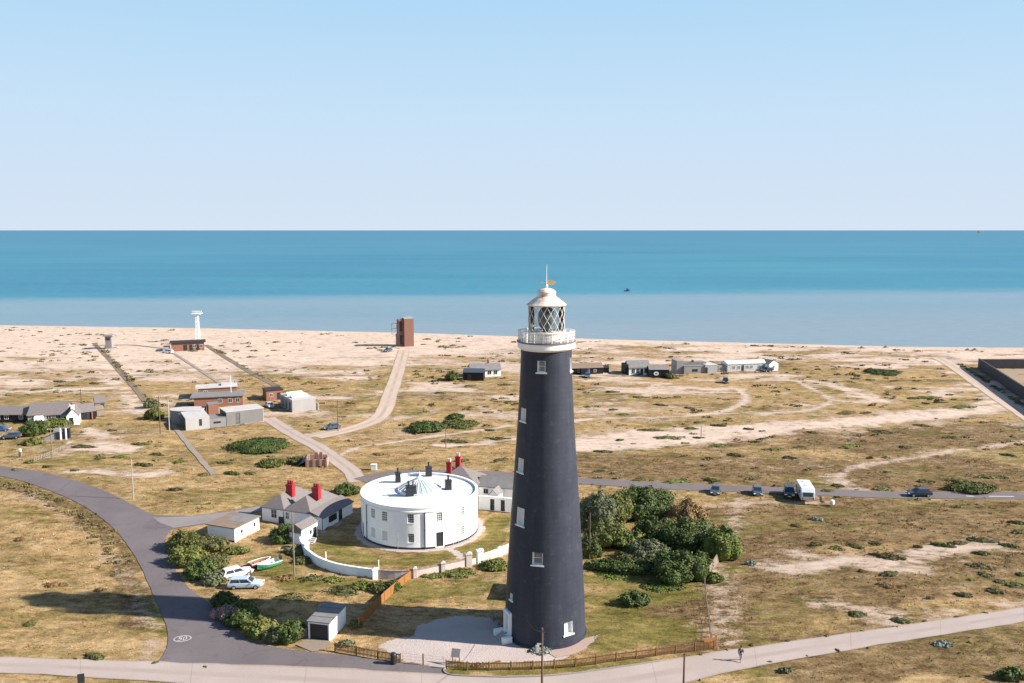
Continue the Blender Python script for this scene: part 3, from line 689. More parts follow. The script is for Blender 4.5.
def opening(root, name, rfun, h, depth, mrev, mpane, sill=None, bars=(1, 1), barmat=None, frame_w=0.06, panename='pane', msill=None):
    t0, t1, z0, z1 = h; mb = MB(); rm = rfun((z0+z1)/2)
    o = [cylp(rfun(z0), t0, z0), cylp(rfun(z0), t1, z0), cylp(rfun(z1), t1, z1), cylp(rfun(z1), t0, z1)]
    i_ = [cylp(rfun(z0)-depth, t0, z0), cylp(rfun(z0)-depth, t1, z0), cylp(rfun(z1)-depth, t1, z1), cylp(rfun(z1)-depth, t0, z1)]
    mb.add(o+i_, [(0,1,5,4),(1,2,6,5),(2,3,7,6),(3,0,4,7)])
    ob = mb.build(name, mrev, root, fix=False)
    # pane
    mp = MB(); e = 0.003; mp.add([cylp(rfun(z)-depth+e, t, z) for t, z in ((t0,z0),(t1,z0),(t1,z1),(t0,z1))], [(0,1,2,3)])
    mp.build(panename, mpane, ob, fix=False)
    if bars[0]+bars[1] > 0 and barmat:
        mg = MB(); d = rm-depth; wdt = (t1-t0)*rm; nv, nh = bars
        for k in range(nv+2):
            t = t0+(t1-t0)*k/(nv+1); hw = (frame_w if k in (0, nv+1) else 0.022)/rm
            a, b_ = max(t-hw, t0), min(t+hw, t1); P = []
            for rr in (d+0.005, d+0.05): P += [cylp(rr, a, z0), cylp(rr, b_, z0), cylp(rr, b_, z1), cylp(rr, a, z1)]
            mg.add(P, [(4,5,6,7),(0,4,7,3),(1,2,6,5)])
        for k in range(nh+2):
            z = z0+(z1-z0)*k/(nh+1); hw = frame_w if k in (0, nh+1) else 0.022
            a, b_ = max(z-hw, z0), min(z+hw, z1); P = []
            for rr in (d+0.007, d+0.047): P += [cylp(rr, t0, a), cylp(rr, t1, a), cylp(rr, t1, b_), cylp(rr, t0, b_)]
            mg.add(P, [(4,5,6,7),(0,1,5,4),(3,7,6,2)])
        mg.build('frame', barmat, ob, fix=False)
    if sill:
        ms = MB(); ov = sill[0]/rm; a, b_ = t0-ov, t1+ov; P = []
        for zz in (z0-sill[1], z0-0.004):
            P += [cylp(rfun(z0)-depth*0.8, a+ov*1.1, zz), cylp(rfun(z0)-depth*0.8, b_-ov*1.1, zz), cylp(rfun(z0)+sill[2], b_, zz), cylp(rfun(z0)+sill[2], a, zz)]
        ms.add(P, [(0,1,2,3),(7,6,5,4),(0,4,5,1),(1,5,6,2),(2,6,7,3),(3,7,4,0)]); ms.build('sill', msill or mrev, ob)
    return ob

# ------------------------------------------------------------------ LIGHTHOUSE
LH = thing('lighthouse', 'tall tapering black lighthouse tower with a white gallery and glazed lantern', 'lighthouse', (*CENTRE, 0))
TZ = np.array([0, 0.5, 3.5, 11.3, 18.8, 27.3, 31.5, 34.2]); TR = np.array([4.92, 4.91, 4.76, 4.34, 3.80, 3.24, 3.03, 2.95])
def t_r(z):
    # smooth batter through the measured radii
    k = np.polyfit(TZ, TR, 4); return float(np.polyval(k, z))
tw = []
def th_of(px, py):
    Yf = CENTRE[1]-3.5; z = ZH(Yf, py); r = t_r(z); d = (CENTRE[1])*cos(PITCH)+(CAM_H-z)*sin(PITCH)
    return math.asin(max(-.97, min(.97, ((px-512)*d/FPX - CENTRE[0])/r)))
def tower_win(pc, pyb, pyt, wd, pane, phi=None):
    ph = th_of(pc, (pyb+pyt)/2) if phi is None else phi
    Yf = CENTRE[1]-t_r(15)*cos(ph); z0, z1 = ZH(Yf, pyb), ZH(Yf, pyt); z0 += 0.16; r = t_r(z0)
    return (ph-wd/2/r, ph+wd/2/r, z0, z1), pane
TW = [tower_win(540.5, 375.5, 362.5, 0.95, 'glass_grey'), tower_win(571, 373, 358, 0.95, 'glass', R(72)), tower_win(521.5, 423.5, 409, 1.0, 'blind', R(-56)),  # pale panes on the left side stand in for the bright lit jamb
      tower_win(518.5, 474, 459, 1.05, 'blind', R(-55)), tower_win(519.5, 526.5, 508, 1.25, 'blind', R(-48)), tower_win(537, 565.5, 552, 1.25, 'glass_grey', R(-14)),
      tower_win(567, 633, 619.5, 1.25, 'blind', R(33)), tower_win(511, 600, 592.5, 0.6, 'blind', R(-60))]
door_h = (R(-66)-0.55/4.8, R(-66)+0.55/4.8, 0.45, 3.0)
holes = [t[0] for t in TW] + [door_h]
wall = round_wall(t_r, [0, 0.25, 0.5] + list(np.arange(1, 34, 1.0)) + [34.2, 34.5], [2*pi*i/112-pi for i in range(112)], holes)
wall.build('tower', M['tower'], LH, smooth=True, fix=False)
for h, pane in TW:
    opening(LH, 'window', t_r, h, 0.42, M['white_trim'], M[pane], (0.16, 0.16, 0.12), (0, 1) if pane != 'blind' else (0, 0), M['white_trim'], 0.10)
opening(LH, 'door', t_r, door_h, 0.18, M['white_trim'], M['white_paint'], None, (0, 0), None, panename='door_leaf')
# door surround and steps
mb = MB(); a = R(-66); dx, dy = sin(a), -cos(a); tx, ty = cos(a), sin(a)
for s in (-1, 1): mb.obox((dx*4.93+tx*s*0.72, dy*4.93+ty*s*0.72), a, 0.16, 0.16, 0, 3.1)
mb.obox((dx*4.93, dy*4.93), a, 0.88, 0.17, 3.1, 3.4); mb.build('door_surround', M['white_trim'], LH)
mb = MB()
for k in range(3): mb.obox((dx*(5.25+0.32*k), dy*(5.25+0.32*k)), a, 0.95, 0.17, 0, 0.42-0.14*k)
mb.build('step', M['concrete_pale'], LH)
mb = MB()
for s in (-1, 1): mb.obox((dx*5.55+tx*s*1.2, dy*5.55+ty*s*1.2), a, 0.24, 0.62, 0, 0.75)
mb.build('step_cheek', M['white_trim'], LH, bevel=0.05)
mb = MB(); mb.lathe([(5.06, 0), (5.06, 0.22), (4.84, 0.24)], 96, cap=False); mb.build('plinth', M['tower'], LH, smooth=False)
# gallery: white cornice, deck, railing
mb = MB(); mb.lathe([(2.93, 34.4), (3.05, 34.46), (3.28, 34.62), (3.34, 34.68), (3.34, 35.27), (3.0, 35.29)], 72, cap=False); mb.build('cornice', M['white_paint'], LH, smooth=False)
mb = MB(); mb.lathe([(2.2, 35.30), (3.42, 35.30), (3.42, 35.46), (2.2, 35.46)], 72, cap=False); mb.build('gallery_deck', M['slate'], LH)
rail = thing('railing', None, None); rail.parent = LH
NP = 20; RT = 36.55
for k in range(NP):
    t = 2*pi*(k+.5)/NP; mb = MB(); mb.obox((3.28*sin(t), -3.28*cos(t)), t, 0.05, 0.05, 35.46, RT+.05); mb.build('railing_post', M['white_trim'], rail)
mb = MB()
for z, r_ in ((RT, .035), (36.18, .02), (35.8, .02)):
    mb.lathe([(3.28-r_, z-r_), (3.28+r_, z-r_), (3.28+r_, z+r_), (3.28-r_, z+r_), (3.28-r_, z-r_)], 60, cap=False)
mb.build('handrail', M['white_trim'], rail)
mb = MB()                                                    # white wire infill between the posts
for k in range(110):
    t = 2*pi*k/110; mb.obox((3.27*sin(t), -3.27*cos(t)), t, 0.021, 0.008, 35.5, RT-.02)
mb.build('mesh_infill', M['white_trim'], rail)
# lantern
mb = MB(); mb.lathe([(2.12, 35.46), (2.12, 36.33), (2.22, 36.37), (2.22, 36.45), (0.6, 36.45)], 48, cap=False); mb.build('lantern_base', M['rusty'], LH)
lan = MB(); lan.lathe([(2.06, 36.47), (2.06, 39.52)], 48, cap=False); lg = lan.build('lantern', M['lantern_glass'], LH, smooth=True)
mb = MB()
for k in range(16):
    for sgn in (-1, 1):
        pts = []
        for q in range(9):
            u = q/8; t = 2*pi*k/16 + sgn*u*2*pi/16*2.1; pts.append((2.09*sin(t), -2.09*cos(t), 36.45+u*3.08))
        mb.tube(pts, 0.026, n=5)
for z in (36.47, 39.52): mb.lathe([(2.04, z-.05), (2.14, z-.05), (2.14, z+.05), (2.04, z+.05), (2.04, z-.05)], 48, cap=False)
mb.build('lattice', M['white_trim'], lg)
mb = MB(); mb.lathe([(0.30, 36.46), (0.60, 36.8), (0.95, 37.3), (1.02, 38.0), (0.94, 38.7), (0.65, 39.15), (0.2, 39.4)], 24); mb.build('lens', M['lens'], lg, smooth=True)
mb = MB(); mb.lathe([(2.28, 39.52), (2.32, 39.60), (2.10, 39.76), (1.55, 40.22), (1.12, 40.50), (1.06, 40.58), (1.06, 40.95), (1.10, 41.0), (1.02, 41.15), (0.75, 41.36), (0.35, 41.48), (0.06, 41.52)], 40)
dome = mb.build('lantern_roof', M['rusty'], LH)
mb = MB(); mb.tube([(0, 0, 41.45), (0, 0, 44.2)], 0.055, 0.022, 6); mb.lathe([(0.03, 41.5), (0.16, 41.65), (0.16, 41.8), (0.03, 41.95)], 12); rod = mb.build('lightning_rod', M['white_trim'], LH)
mb = MB(); mb.box(0.12, 0.88, -0.02, 0.02, 41.85, 42.36); mb.box(0.88, 1.12, -0.018, 0.018, 42.02, 42.22); mb.box(-0.72, 0.12, -0.018, 0.018, 42.09, 42.14)
mb.add([(-0.95, 0, 42.115), (-0.70, 0.02, 42.24), (-0.70, 0.02, 41.99), (-0.70, -0.02, 42.24), (-0.70, -0.02, 41.99)], [(0,1,2),(0,4,3),(1,3,4,2),(0,3,1),(0,2,4)])
mb.build('wind_vane', M['gold'], LH)

# ------------------------------------------------------------------ ROUND HOUSE
RO = thing('round_house', 'large white circular two-storey house with a flat white roof and glass cone', 'house', (*RH, 0))
rr = lambda z: RHR
HRH = 6.4
def rh_t(px): return math.asin(max(-.98, min(.98, (px-420.5)/58.2)))
RW = []
def rwin(px, zc, wd=0.95, ht=1.4):
    t = rh_t(px); return (t-wd/2/RHR, t+wd/2/RHR, zc-ht/2, zc+ht/2)
for px in (380.2, 392.6, 418.3, 444.8, 465.8): RW.append((rwin(px, 4.85), 'glass' if px in (392.6, 418.3) else 'glass_grey'))
for px, pn in ((380.2, 'blind'), (392.6, 'blind'), (418.3, 'glass'), (465.8, 'glass_grey')): RW.append((rwin(px, 1.78), pn))
for t in (R(100), R(140), R(180-20), R(-110), R(-150)): RW.append(((t-.05, t+.05, 4.15, 5.55), 'glass'))
for t in (R(100), R(-150)): RW.append(((t-.05, t+.05, 1.1, 2.5), 'glass'))
dh = [rwin(445.0, 1.28, 1.15, 2.3), rwin(366.8, 1.2, 1.0, 2.2)]
wl = round_wall(rr, [0, 0.12, 0.9, 3.6, 5.65, HRH], [2*pi*i/96-pi for i in range(96)], [x[0] for x in RW]+dh)
wl.build('wall', M['white_paint'], RO, smooth=True, fix=False)
for h, pn in RW: opening(RO, 'window', rr, h, 0.14, M['white_trim'], M[pn], (0.08, 0.09, 0.06), (2, 3), M['white_trim'], 0.045)
for h in dh: opening(RO, 'door', rr, h, 0.12, M['white_trim'], M['dark_paint'], None, (0, 0), None, panename='door_leaf')
mb = MB(); mb.lathe([(RHR, 5.75), (RHR+0.10, 5.78), (RHR+0.10, 5.92), (RHR, 5.96)], 96, cap=False); mb.build('string_course', M['white_trim'], RO)
mb = MB(); mb.lathe([(RHR-0.004, 6.3), (RHR+0.07, 6.38), (RHR+0.07, 6.6), (RHR-0.32, 6.6), (RHR-0.32, 6.26)], 96, cap=False); mb.build('parapet', M['white_paint'], RO)
mb = MB()
def arc_band(r0, r1, z0, z1, gaps, n=140):
    m = MB()
    for i in range(n):
        a, b_ = -pi+2*pi*i/n, -pi+2*pi*(i+1)/n
        if any(g0 < (a+b_)/2 < g1 for g0, g1 in gaps): continue
        P = []
        for z in (z0, z1): P += [cylp(r0, a, z), cylp(r0, b_, z), cylp(r1, b_, z), cylp(r1, a, z)]
        m.add(P, [(0,1,2,3),(7,6,5,4),(0,4,5,1),(2,6,7,3),(1,5,6,2),(0,3,7,4)])
    return m
_dd = sorted(dh)
for g in ([(-4, _dd[0][1]+.02), (_dd[1][0]-.02, 4)], [(_dd[0][0]-.02, _dd[1][1]+.02)]):
    m_ = arc_band(RHR-0.05, RHR+0.035, 0, 0.28, g) if len(g) == 2 else None
    if m_ is None:
        m_ = MB(); a0, a1, n_ = _dd[1][1]+.02, _dd[0][0]-.02+2*pi, 110
        for i in range(n_):
            P = []
            for z in (0, .28):
                for r_, k in ((RHR-.05, i), (RHR-.05, i+1), (RHR+.035, i+1), (RHR+.035, i)): P.append(cylp(r_, a0+(a1-a0)*k/n_, z))
            m_.add(P, [(0,1,2,3),(7,6,5,4),(0,4,5,1),(2,6,7,3)])
    m_.build('plinth', M['dark_paint'], RO)
mb = MB(); mb.lathe([(RHR-0.3, 6.28), (3.6, 6.45), (0.2, 6.5)], 96); mb.build('roof', M['white_roof'], RO)
for px, z1, rad, mt in ((373, 5.8, .06, 'iron'), (405.7, 2.9, .035, 'grey_metal'), (431.3, 5.8, .085, 'iron'), (461.4, 6.0, .05, 'grey_metal'), (456.7, 5.4, .03, 'white_trim')):
    t = rh_t(px); mb = MB(); mb.tube([cylp(RHR+.11, t, 0.05), cylp(RHR+.11, t, z1)], rad, n=8)
    for zz in (z1-.12, z1/2): mb.obox(cylp(RHR+.07, t, 0)[:2], t, rad+.04, 0.07, zz, zz+.07)
    mb.build('drainpipe', M[mt], RO)
# conical rooflight with glazing bars
cz = 6.46
mb = MB(); mb.lathe([(3.52, cz-.02), (3.52, cz+.30), (3.40, cz+.34), (3.3, cz+.30)], 32, cap=False); sk = mb.build('rooflight', M['white_trim'], RO)
mb = MB(); mb.lathe([(3.42, cz+.30), (2.2, cz+1.02), (0.4, cz+1.90)], 32, cap=False); mb.build('pane', M['skylight'], sk)
mb = MB()
for k in range(24):
    t = 2*pi*k/24; mb.tube([cylp(3.44, t, cz+.34), cylp(2.22, t, cz+1.06), cylp(0.4, t, cz+1.95)], .04, n=5)
mb.build('glazing_bar', M['white_trim'], sk)
mb = MB(); mb.lathe([(0.55, cz+1.8), (0.55, cz+2.05), (0.2, cz+2.25), (0.04, cz+3.0)], 16); mb.build('finial', M['white_trim'], sk)
for (px, py, hw, hd, ht, pots) in ((411, 496, .78, .45, 1.55, 2), (448.3, 489.5, .48, .45, 1.45, 1), (398, 482, .42, .40, 1.5, 1), (428.7, 475.5, .5, .4, 1.45, 1)):
    gx_, gy_ = G(px, py, 6.4); lx, ly = gx_-RH[0], gy_-RH[1]; mb = MB(); mb.obox((lx, ly), 0.25, hw, hd, 6.35, 6.4+ht); mb.obox((lx, ly), 0.25, hw+.06, hd+.06, 6.4+ht, 6.52+ht)
    ch = mb.build('chimney', M['dark_paint'], RO)
    for k in range(pots):
        ox = (k-(pots-1)/2)*0.75; mb = MB(); c_ = (lx+ox*cos(.25), ly+ox*sin(.25))
        mb.lathe([(.17, 6.52+ht), (.14, 7.15+ht), (.19, 7.18+ht), (.19, 7.30+ht), (.1, 7.32+ht)], 12, c_); mb.build('chimney_pot', M['slate' if k else 'dark_paint'], ch)

# ------------------------------------------------------------------ straight building helpers
def bframe(name, label, cat, pa, pb, group=None):
    """an Empty at the front-left base corner, x along the front; returns it and the front length"""
    A, B = G(*pa), G(*pb); t = thing(name, label, cat, (*A, 0), atan2(B[1]-A[1], B[0]-A[0]), group); return t, hypot(B[0]-A[0], B[1]-A[1])
def walls(root, x0, x1, y0, y1, h, mat, name='wall', z0=-0.1):
    return MB().box(x0, x1, y0, y1, z0, h).build(name, mat, root)
def gable(root, x0, x1, y0, y1, h, rise, wall, roof, axis='x', over=0.25, th=0.12):
    """pentagon walls and two roof slabs; the ridge runs along the axis"""
    a0, a1, b0, b1 = (x0, x1, y0, y1) if axis == 'x' else (y0, y1, x0, x1); m = (b0+b1)/2
    MB().extr([(b0,-.1),(b1,-.1),(b1,h),(m,h+rise),(b0,h)], a0, a1, axis).build('wall', wall, root)
    k = rise/((b1-b0)/2); mb = MB(); e = .006
    mb.extr([(b0-over, h-over*k+e), (m, h+rise+e), (b1+over, h-over*k+e), (b1+over, h-over*k+th+e), (m, h+rise+th+e), (b0-over, h-over*k+th+e)], a0-over*.6, a1+over*.6, axis)
    return mb.build('roof', roof, root)
def hip(root, x0, x1, y0, y1, h, rise, roof, over=0.25, axis='y', front=True, back=True, name='roof'):
    x0 -= over; x1 += over; y0 -= over; y1 += over; mb = MB()
    if axis == 'y':
        m = (x0+x1)/2; s = (x1-x0)/2; ya = y0+(s if front else 0); yb = y1-(s if back else 0)
        P = [(x0,y0,h),(x1,y0,h),(x1,y1,h),(x0,y1,h),(m,ya,h+rise),(m,yb,h+rise)]
        Fc = [(0,1,4),(1,2,5,4),(2,3,5),(3,0,4,5)]
    else:
        m = (y0+y1)/2; s = (y1-y0)/2; xa = x0+(s if front else 0); xb = x1-(s if back else 0)
        P = [(x0,y0,h),(x1,y0,h),(x1,y1,h),(x0,y1,h),(xa,m,h+rise),(xb,m,h+rise)]
        Fc = [(0,1,5,4),(1,2,5),(2,3,4,5),(3,0,4)]
    n = len(P); P += [(x, y, h-.12) for x, y, z in P[:4]]
    Fc += [(n,n+3,n+2,n+1),(0,n,n+1,1),(1,n+1,n+2,2),(2,n+2,n+3,3),(3,n+3,n,0)]
    return mb.add(P, Fc).build(name, roof, root)
def flat_roof(root, x0, x1, y0, y1, h, mat, over=0.15, th=0.15, slope=0.0, name='roof'):
    x0 -= over; x1 += over; y0 -= over; y1 += over; e = .004
    return MB().add([(x0,y0,h+e),(x1,y0,h+e),(x1,y1,h+e+slope),(x0,y1,h+e+slope),(x0,y0,h+th),(x1,y0,h+th),(x1,y1,h+th+slope),(x0,y1,h+th+slope)],
                    [(3,2,1,0),(4,5,6,7),(0,1,5,4),(1,2,6,5),(2,3,7,6),(3,0,4,7)]).build(name, mat, root)
def win(root, face, u, z, wd, ht, pos, pane='glass', frame='white_trim', name='window', bars=(1, 0), fw=0.06):
    """window set on a wall face: face is 'f' (y=pos, facing -y), 'r' (x=pos, facing +x), 'l' (x=pos, facing -x)"""
    def bx(mb, u0, u1, z0, z1, d0, d1):
        if face == 'f': mb.box(u0, u1, pos-d1, pos-d0, z0, z1)
        elif face == 'r': mb.box(pos+d0, pos+d1, u0, u1, z0, z1)
        else: mb.box(pos-d1, pos-d0, u0, u1, z0, z1)
    u0, u1, z0, z1 = u-wd/2, u+wd/2, z, z+ht; mb = MB()
    bx(mb, u0-fw, u0, z0-fw, z1+fw, .002, .06); bx(mb, u1, u1+fw, z0-fw, z1+fw, .002, .06)
    bx(mb, u0, u1, z1, z1+fw, .002, .058); bx(mb, u0, u1, z0-fw, z0, .002, .075)
    for k in range(bars[0]): q = u0+(u1-u0)*(k+1)/(bars[0]+1); bx(mb, q-.025, q+.025, z0, z1, .012, .045)
    for k in range(bars[1]): q = z0+(z1-z0)*(k+1)/(bars[1]+1); bx(mb, u0, u1, q-.02, q+.02, .012, .043)
    o = mb.build(name, M[frame], root); mp = MB(); bx(mp, u0+.001, u1-.001, z0+.001, z1-.001, .001, .018); mp.build('pane', M[pane], o); return o
def door(root, face, u, wd, ht, pos, mat='dark_paint', z=0.0):
    mb = MB()
    if face == 'f': mb.box(u-wd/2, u+wd/2, pos-.05, pos-.002, z+.02, z+ht)
    elif face == 'r': mb.box(pos+.002, pos+.05, u-wd/2, u+wd/2, z+.02, z+ht)
    else: mb.box(pos-.05, pos-.002, u-wd/2, u+wd/2, z+.02, z+ht)
    d = mb.build('door', M[mat], root); mh = MB(); k = u+wd*.36
    if face == 'f': mh.box(k-.03, k+.03, pos-.10, pos-.052, z+1.0, z+1.12)
    elif face == 'r': mh.box(pos+.052, pos+.10, k-.03, k+.03, z+1.0, z+1.12)
    else: mh.box(pos-.10, pos-.052, k-.03, k+.03, z+1.0, z+1.12)
    mh.build('handle', M['grey_metal'], d); return d
def stack(root, x, y, hw, hd, z0, z1, mat, pots=3, potmat=None, ang=0, name='chimney'):
    mb = MB(); mb.obox((x, y), ang, hw, hd, z0, z1); mb.obox((x, y), ang, hw+.08, hd+.08, z1-.28, z1-.08); ch = mb.build(name, mat, root)
    for k in range(pots):
        ox = (k-(pots-1)/2)*(2*hw/max(pots, 1)); mb = MB(); mb.lathe([(.16, z1-.01), (.13, z1+.5), (.17, z1+.53), (.17, z1+.62), (.1, z1+.62)], 10, (x+ox*cos(ang), y+ox*sin(ang)))
        mb.build('chimney_pot', potmat or mat, ch)
    return ch

# ---- keepers' cottage: two hipped ranges side by side and a lower range on the right
KC, L = bframe('cottage', "white single-storey cottage with two slate hipped roofs and two red chimney stacks", 'house', (262.5, 521), (324, 530))
a = L*0.36; c_ = L*0.80; D = 9.0
walls(KC, 0, c_, 0, D, 2.5, M['white_paint']); walls(KC, c_+.003, L, -0.3, D-.3, 2.1, M['white_paint'])
hip(KC, 0, a, 0, D, 2.5, 1.75, M['slate'], .22, 'y'); hip(KC, a+.23, c_-.12, 0, D, 2.5, 1.95, M['slate'], .22, 'y')
MB().add([(c_+.02,-.55,3.0),(L+.25,-.55,2.12),(L+.25,D-.1,2.12),(c_+.02,D-.1,3.0),(c_+.02,-.55,2.85),(L+.25,-.55,2.0),(L+.25,D-.1,2.0),(c_+.02,D-.1,2.85)],
         [(0,1,2,3),(7,6,5,4),(0,4,5,1),(1,5,6,2),(2,6,7,3),(3,7,4,0)]).build('roof', M['slate'], KC)
for u, z, wd, ht in ((a*.55, 0.9, 1.0, 1.35), (a+.7, 1.0, .55, 1.1), (c_+(L-c_)*.36, 0.85, .5, 1.1)):
    win(KC, 'f', u, z, wd, ht, 0 if u < c_ else -.3, bars=(1, 1))
win(KC, 'r', 2.6, .75, 2.2, .95, L, bars=(3, 0), frame='dark_paint'); door(KC, 'r', 4.9, 1.0, 1.9, L); door(KC, 'f', a-.55, 1.0, 1.2, 0)
for x, y in ((L, -.36), (a+.05, -.06)): MB().tube([(x-.06, y, 0), (x-.06, y, 2.1)], .05, n=6).build('drainpipe', M['iron'], KC)
stack(KC, a*.66, D*.45, .62, .42, 3.4, 5.55, M['red_paint'], 3); stack(KC, (a+c_)/2+1.25, D*.42, .62, .42, 3.6, 5.65, M['red_paint'], 3)
MB().obox((L+.55, 2.8), 0, .5, 4.2, -.02, .05).build('path', M['concrete_wall'], KC)

# ---- little white outhouse against the end of the garden wall
t, L = bframe('outhouse', 'small white outhouse with a slate roof and brown boarded gable beside the garden wall', 'shed', (289.5, 544), (302, 546))
rf = gable(t, 0, L, 0, 4.2, 2.55, 0.65, M['white_paint'], M['slate'], 'y', .15)
MB().extr([(0.05, 1.9), (L-.05, 1.9), (L-.05, 2.5), (L/2, 3.12), (0.05, 2.5)], -.05, -.003, 'y').build('gable_board', M['wood_grey'], t)
win(t, 'r', 2.3, 1.1, .6, .7, L, bars=(0, 0)); door(t, 'r', 3.4, .8, 1.9, L, 'dark_paint')
for k in range(4): MB().box(L+.3, L+1.2, 1.0+k*.3, 1.3+k*.3, 0, .18*(k+1)).build('step', M['concrete_pale'], t)

# ---- white flat-roofed garage by the drive
t, L = bframe('garage', 'low white flat-roofed garage beside the drive with a two-tone felt roof', 'garage', (208, 538), (235, 542.5))
walls(t, 0, L, 0, 5.9, 2.2, M['white_paint']); flat_roof(t, 0, L, 0, 5.9, 2.2, M['roof_brown'], .22, .16)
MB().box(L*.30, L+.2, 2.4, 6.08, 2.363, 2.385).build('roof_felt', M['roof_grey'], t)
MB().box(.02, L-.02, -.03, -.002, 0, .25).build('plinth', M['dark_paint'], t)
win(t, 'r', 1.6, 1.0, .5, .6, L, bars=(0, 0)); win(t, 'r', 4.7, 1.0, .5, .7, L, bars=(0, 0))

# ---- small garage with a dark door at the roadside
t, L = bframe('garage', 'small white garage with an open dark doorway facing the road junction', 'garage', (308.5, 638.6), (329.7, 641))
h = 2.15; D = 4.7
walls(t, 0, .18, 0, D, h, M['white_paint']); walls(t, L-.18, L, 0, D, h, M['white_paint']); walls(t, .18, L-.18, D-.18, D, h, M['white_paint'])
MB().box(.2, L-.2, .12, .18, .0, h-.2).build('garage_door', M['dark_paint'], t); MB().box(.18, L-.18, 0, .2, h-.22, h).build('lintel', M['white_trim'], t)
flat_roof(t, 0, L, 0, D, h, M['roof_grey'], .12, .12, .18)
for k in range(1, 4): MB().box(-.12, L+.12, k*D/4-.02, k*D/4+.02, h+.13+.18*(k/4.0), h+.17+.18*(k/4.0)).build('roof_seam', M['slate'], t)
mb = MB(); A_, B_ = G(296, 640), G(306, 636); mb.obox(((A_[0]+B_[0])/2, (A_[1]+B_[1])/2), atan2(B_[1]-A_[1], B_[0]-A_[0]), .75, .14, 0, 1.0)
tag(mb.build('brick_wall', M['old_brick']), 'short low brick wall between the roadside bushes and the small garage', 'wall')
flat_poly('garage_apron', GP([(296, 645), (307, 639), (330, 641), (325, 650), (312, 651.8)]), .036, M['concrete_road'])

# ---- garden wall round the house
def wall_run(name, label, pts, h, th, mat, cope=None, piers=(), pier_mat=None, cat='wall'):
    base = spline(GP(pts), 0.7); c0 = base[0]; t = thing(name, label, cat, (*c0, 0)); mb = MB(); mc = MB()
    for i in range(len(base)-1):
        (x0, y0), (x1, y1) = base[i], base[i+1]; an = atan2(y1-y0, x1-x0); c = ((x0+x1)/2-c0[0], (y0+y1)/2-c0[1]); hl = hypot(x1-x0, y1-y0)/2
        mb.obox(c, an, hl+.02, th/2, -.1, h)
        mc.obox(c, an, hl+.03, th/2+.05, h+.002, h+.09)
    mb.build('wall', mat, t); mc.build('coping', cope or mat, t)
    for px, py, s, hh in piers:
        x, y = G(px, py); mb = MB(); mb.obox((x-c0[0], y-c0[1]), .3, s, s, -.1, hh); mb.obox((x-c0[0], y-c0[1]), .3, s+.07, s+.07, hh, hh+.14)
        mb.add([(x-c0[0]+a*(s+.05), y-c0[1]+b*(s+.05), hh+.14) for a, b in ((-1,-1),(1,-1),(1,1),(-1,1))]+[(x-c0[0], y-c0[1], hh+.4)], [(0,1,4),(1,2,4),(2,3,4),(3,0,4)])
        mb.build('pier', pier_mat or mat, t)
    return t
wall_run('garden_wall', 'curving white rendered garden wall in front of the round house', [(302.5, 550), (304, 553.5), (309, 559), (318, 565.5), (333, 571.5), (352, 575.5), (374, 578.5)], 1.3, .3, M['white_paint'], M['white_trim'],
         [(302.5, 549, .35, 1.75), (307, 554, .33, 1.6), (375, 579, .35, 1.35)])
wall_run('garden_wall', 'weathered pale brick garden wall continuing the curve up to the gate', [(376, 578.6), (395, 579.6), (415, 578.5), (440, 573.5), (458, 569.5), (467, 567.3)], 1.25, .3, M['pink_wall'], M['old_brick'],
         [(415, 578.8, .24, 1.45), (443, 573.4, .28, 1.5), (468.6, 567, .42, 1.95)], M['pink_wall'])
wall_run('garden_wall', 'pale pinkish garden wall between the gate and the black tower', [(480.5, 563.5), (490, 560.5), (500, 556.5), (512, 551), (524, 544)], 1.25, .3, M['pink_wall'], M['white_trim'], [(480, 563.6, .42, 1.95), (500, 556.8, .3, 1.3)], M['white_paint'])
t = thing('garden_gate', 'low pale gate between two white piers of the garden wall', 'gate', (*G(470.5, 566.3), 0), atan2(G(478.5, 564.2)[1]-G(470.5, 566.3)[1], G(478.5, 564.2)[0]-G(470.5, 566.3)[0]))
mb = MB()
for k in range(7): mb.box(.05+k*.17, .15+k*.17, -.02, .02, .08, 1.05)
mb.build('gate_board', M['white_trim'], t); mb = MB(); mb.box(.02, 1.22, .022, .06, .25, .35); mb.box(.02, 1.22, .022, .06, .8, .9); mb.build('gate_rail', M['white_trim'], t)
for px, py, lab in ((326, 561.5, 'white post standing alone on the lawn behind the white garden wall'), (378.7, 570, 'thin white post behind the garden wall pier')):
    x, y = G(px, py); mb = MB(); mb.tube([(0, 0, 0), (0, 0, 1.4)], .07, n=8); mb.lathe([(.1, 1.4), (.1, 1.46), (.02, 1.5)], 8); o = mb.build('garden_post', M['white_trim']); o.location = (x, y, 0); tag(o, lab, 'post')

# ---- white boundary wall with dark doorways right of the round house
t, L = bframe('boundary_wall', 'white wall with two dark doorways behind the lawn beside the tower', 'wall', (478.5, 509), (516, 512.5))
walls(t, 0, L, 0, .4, 2.3, M['white_paint']); MB().box(-.05, L+.05, -.06, .46, 2.303, 2.4).build('coping', M['white_trim'], t)
door(t, 'f', 2.5, .75, 2.0, 0); door(t, 'f', 4.4, .7, 2.0, 0)

x, y = G(513, 601); t = thing('store', 'low dark store mostly hidden behind the lighthouse foot, its square shadow on the grass', 'outbuilding', (x, y, 0), -.12)  # unseen block, added so that a square shadow falls on the grass
walls(t, .2, 3.4, 0, 4.6, 2.1, M['black_timber']); flat_roof(t, .2, 3.4, 0, 4.6, 2.1, M['slate_dark'], .1, .12)
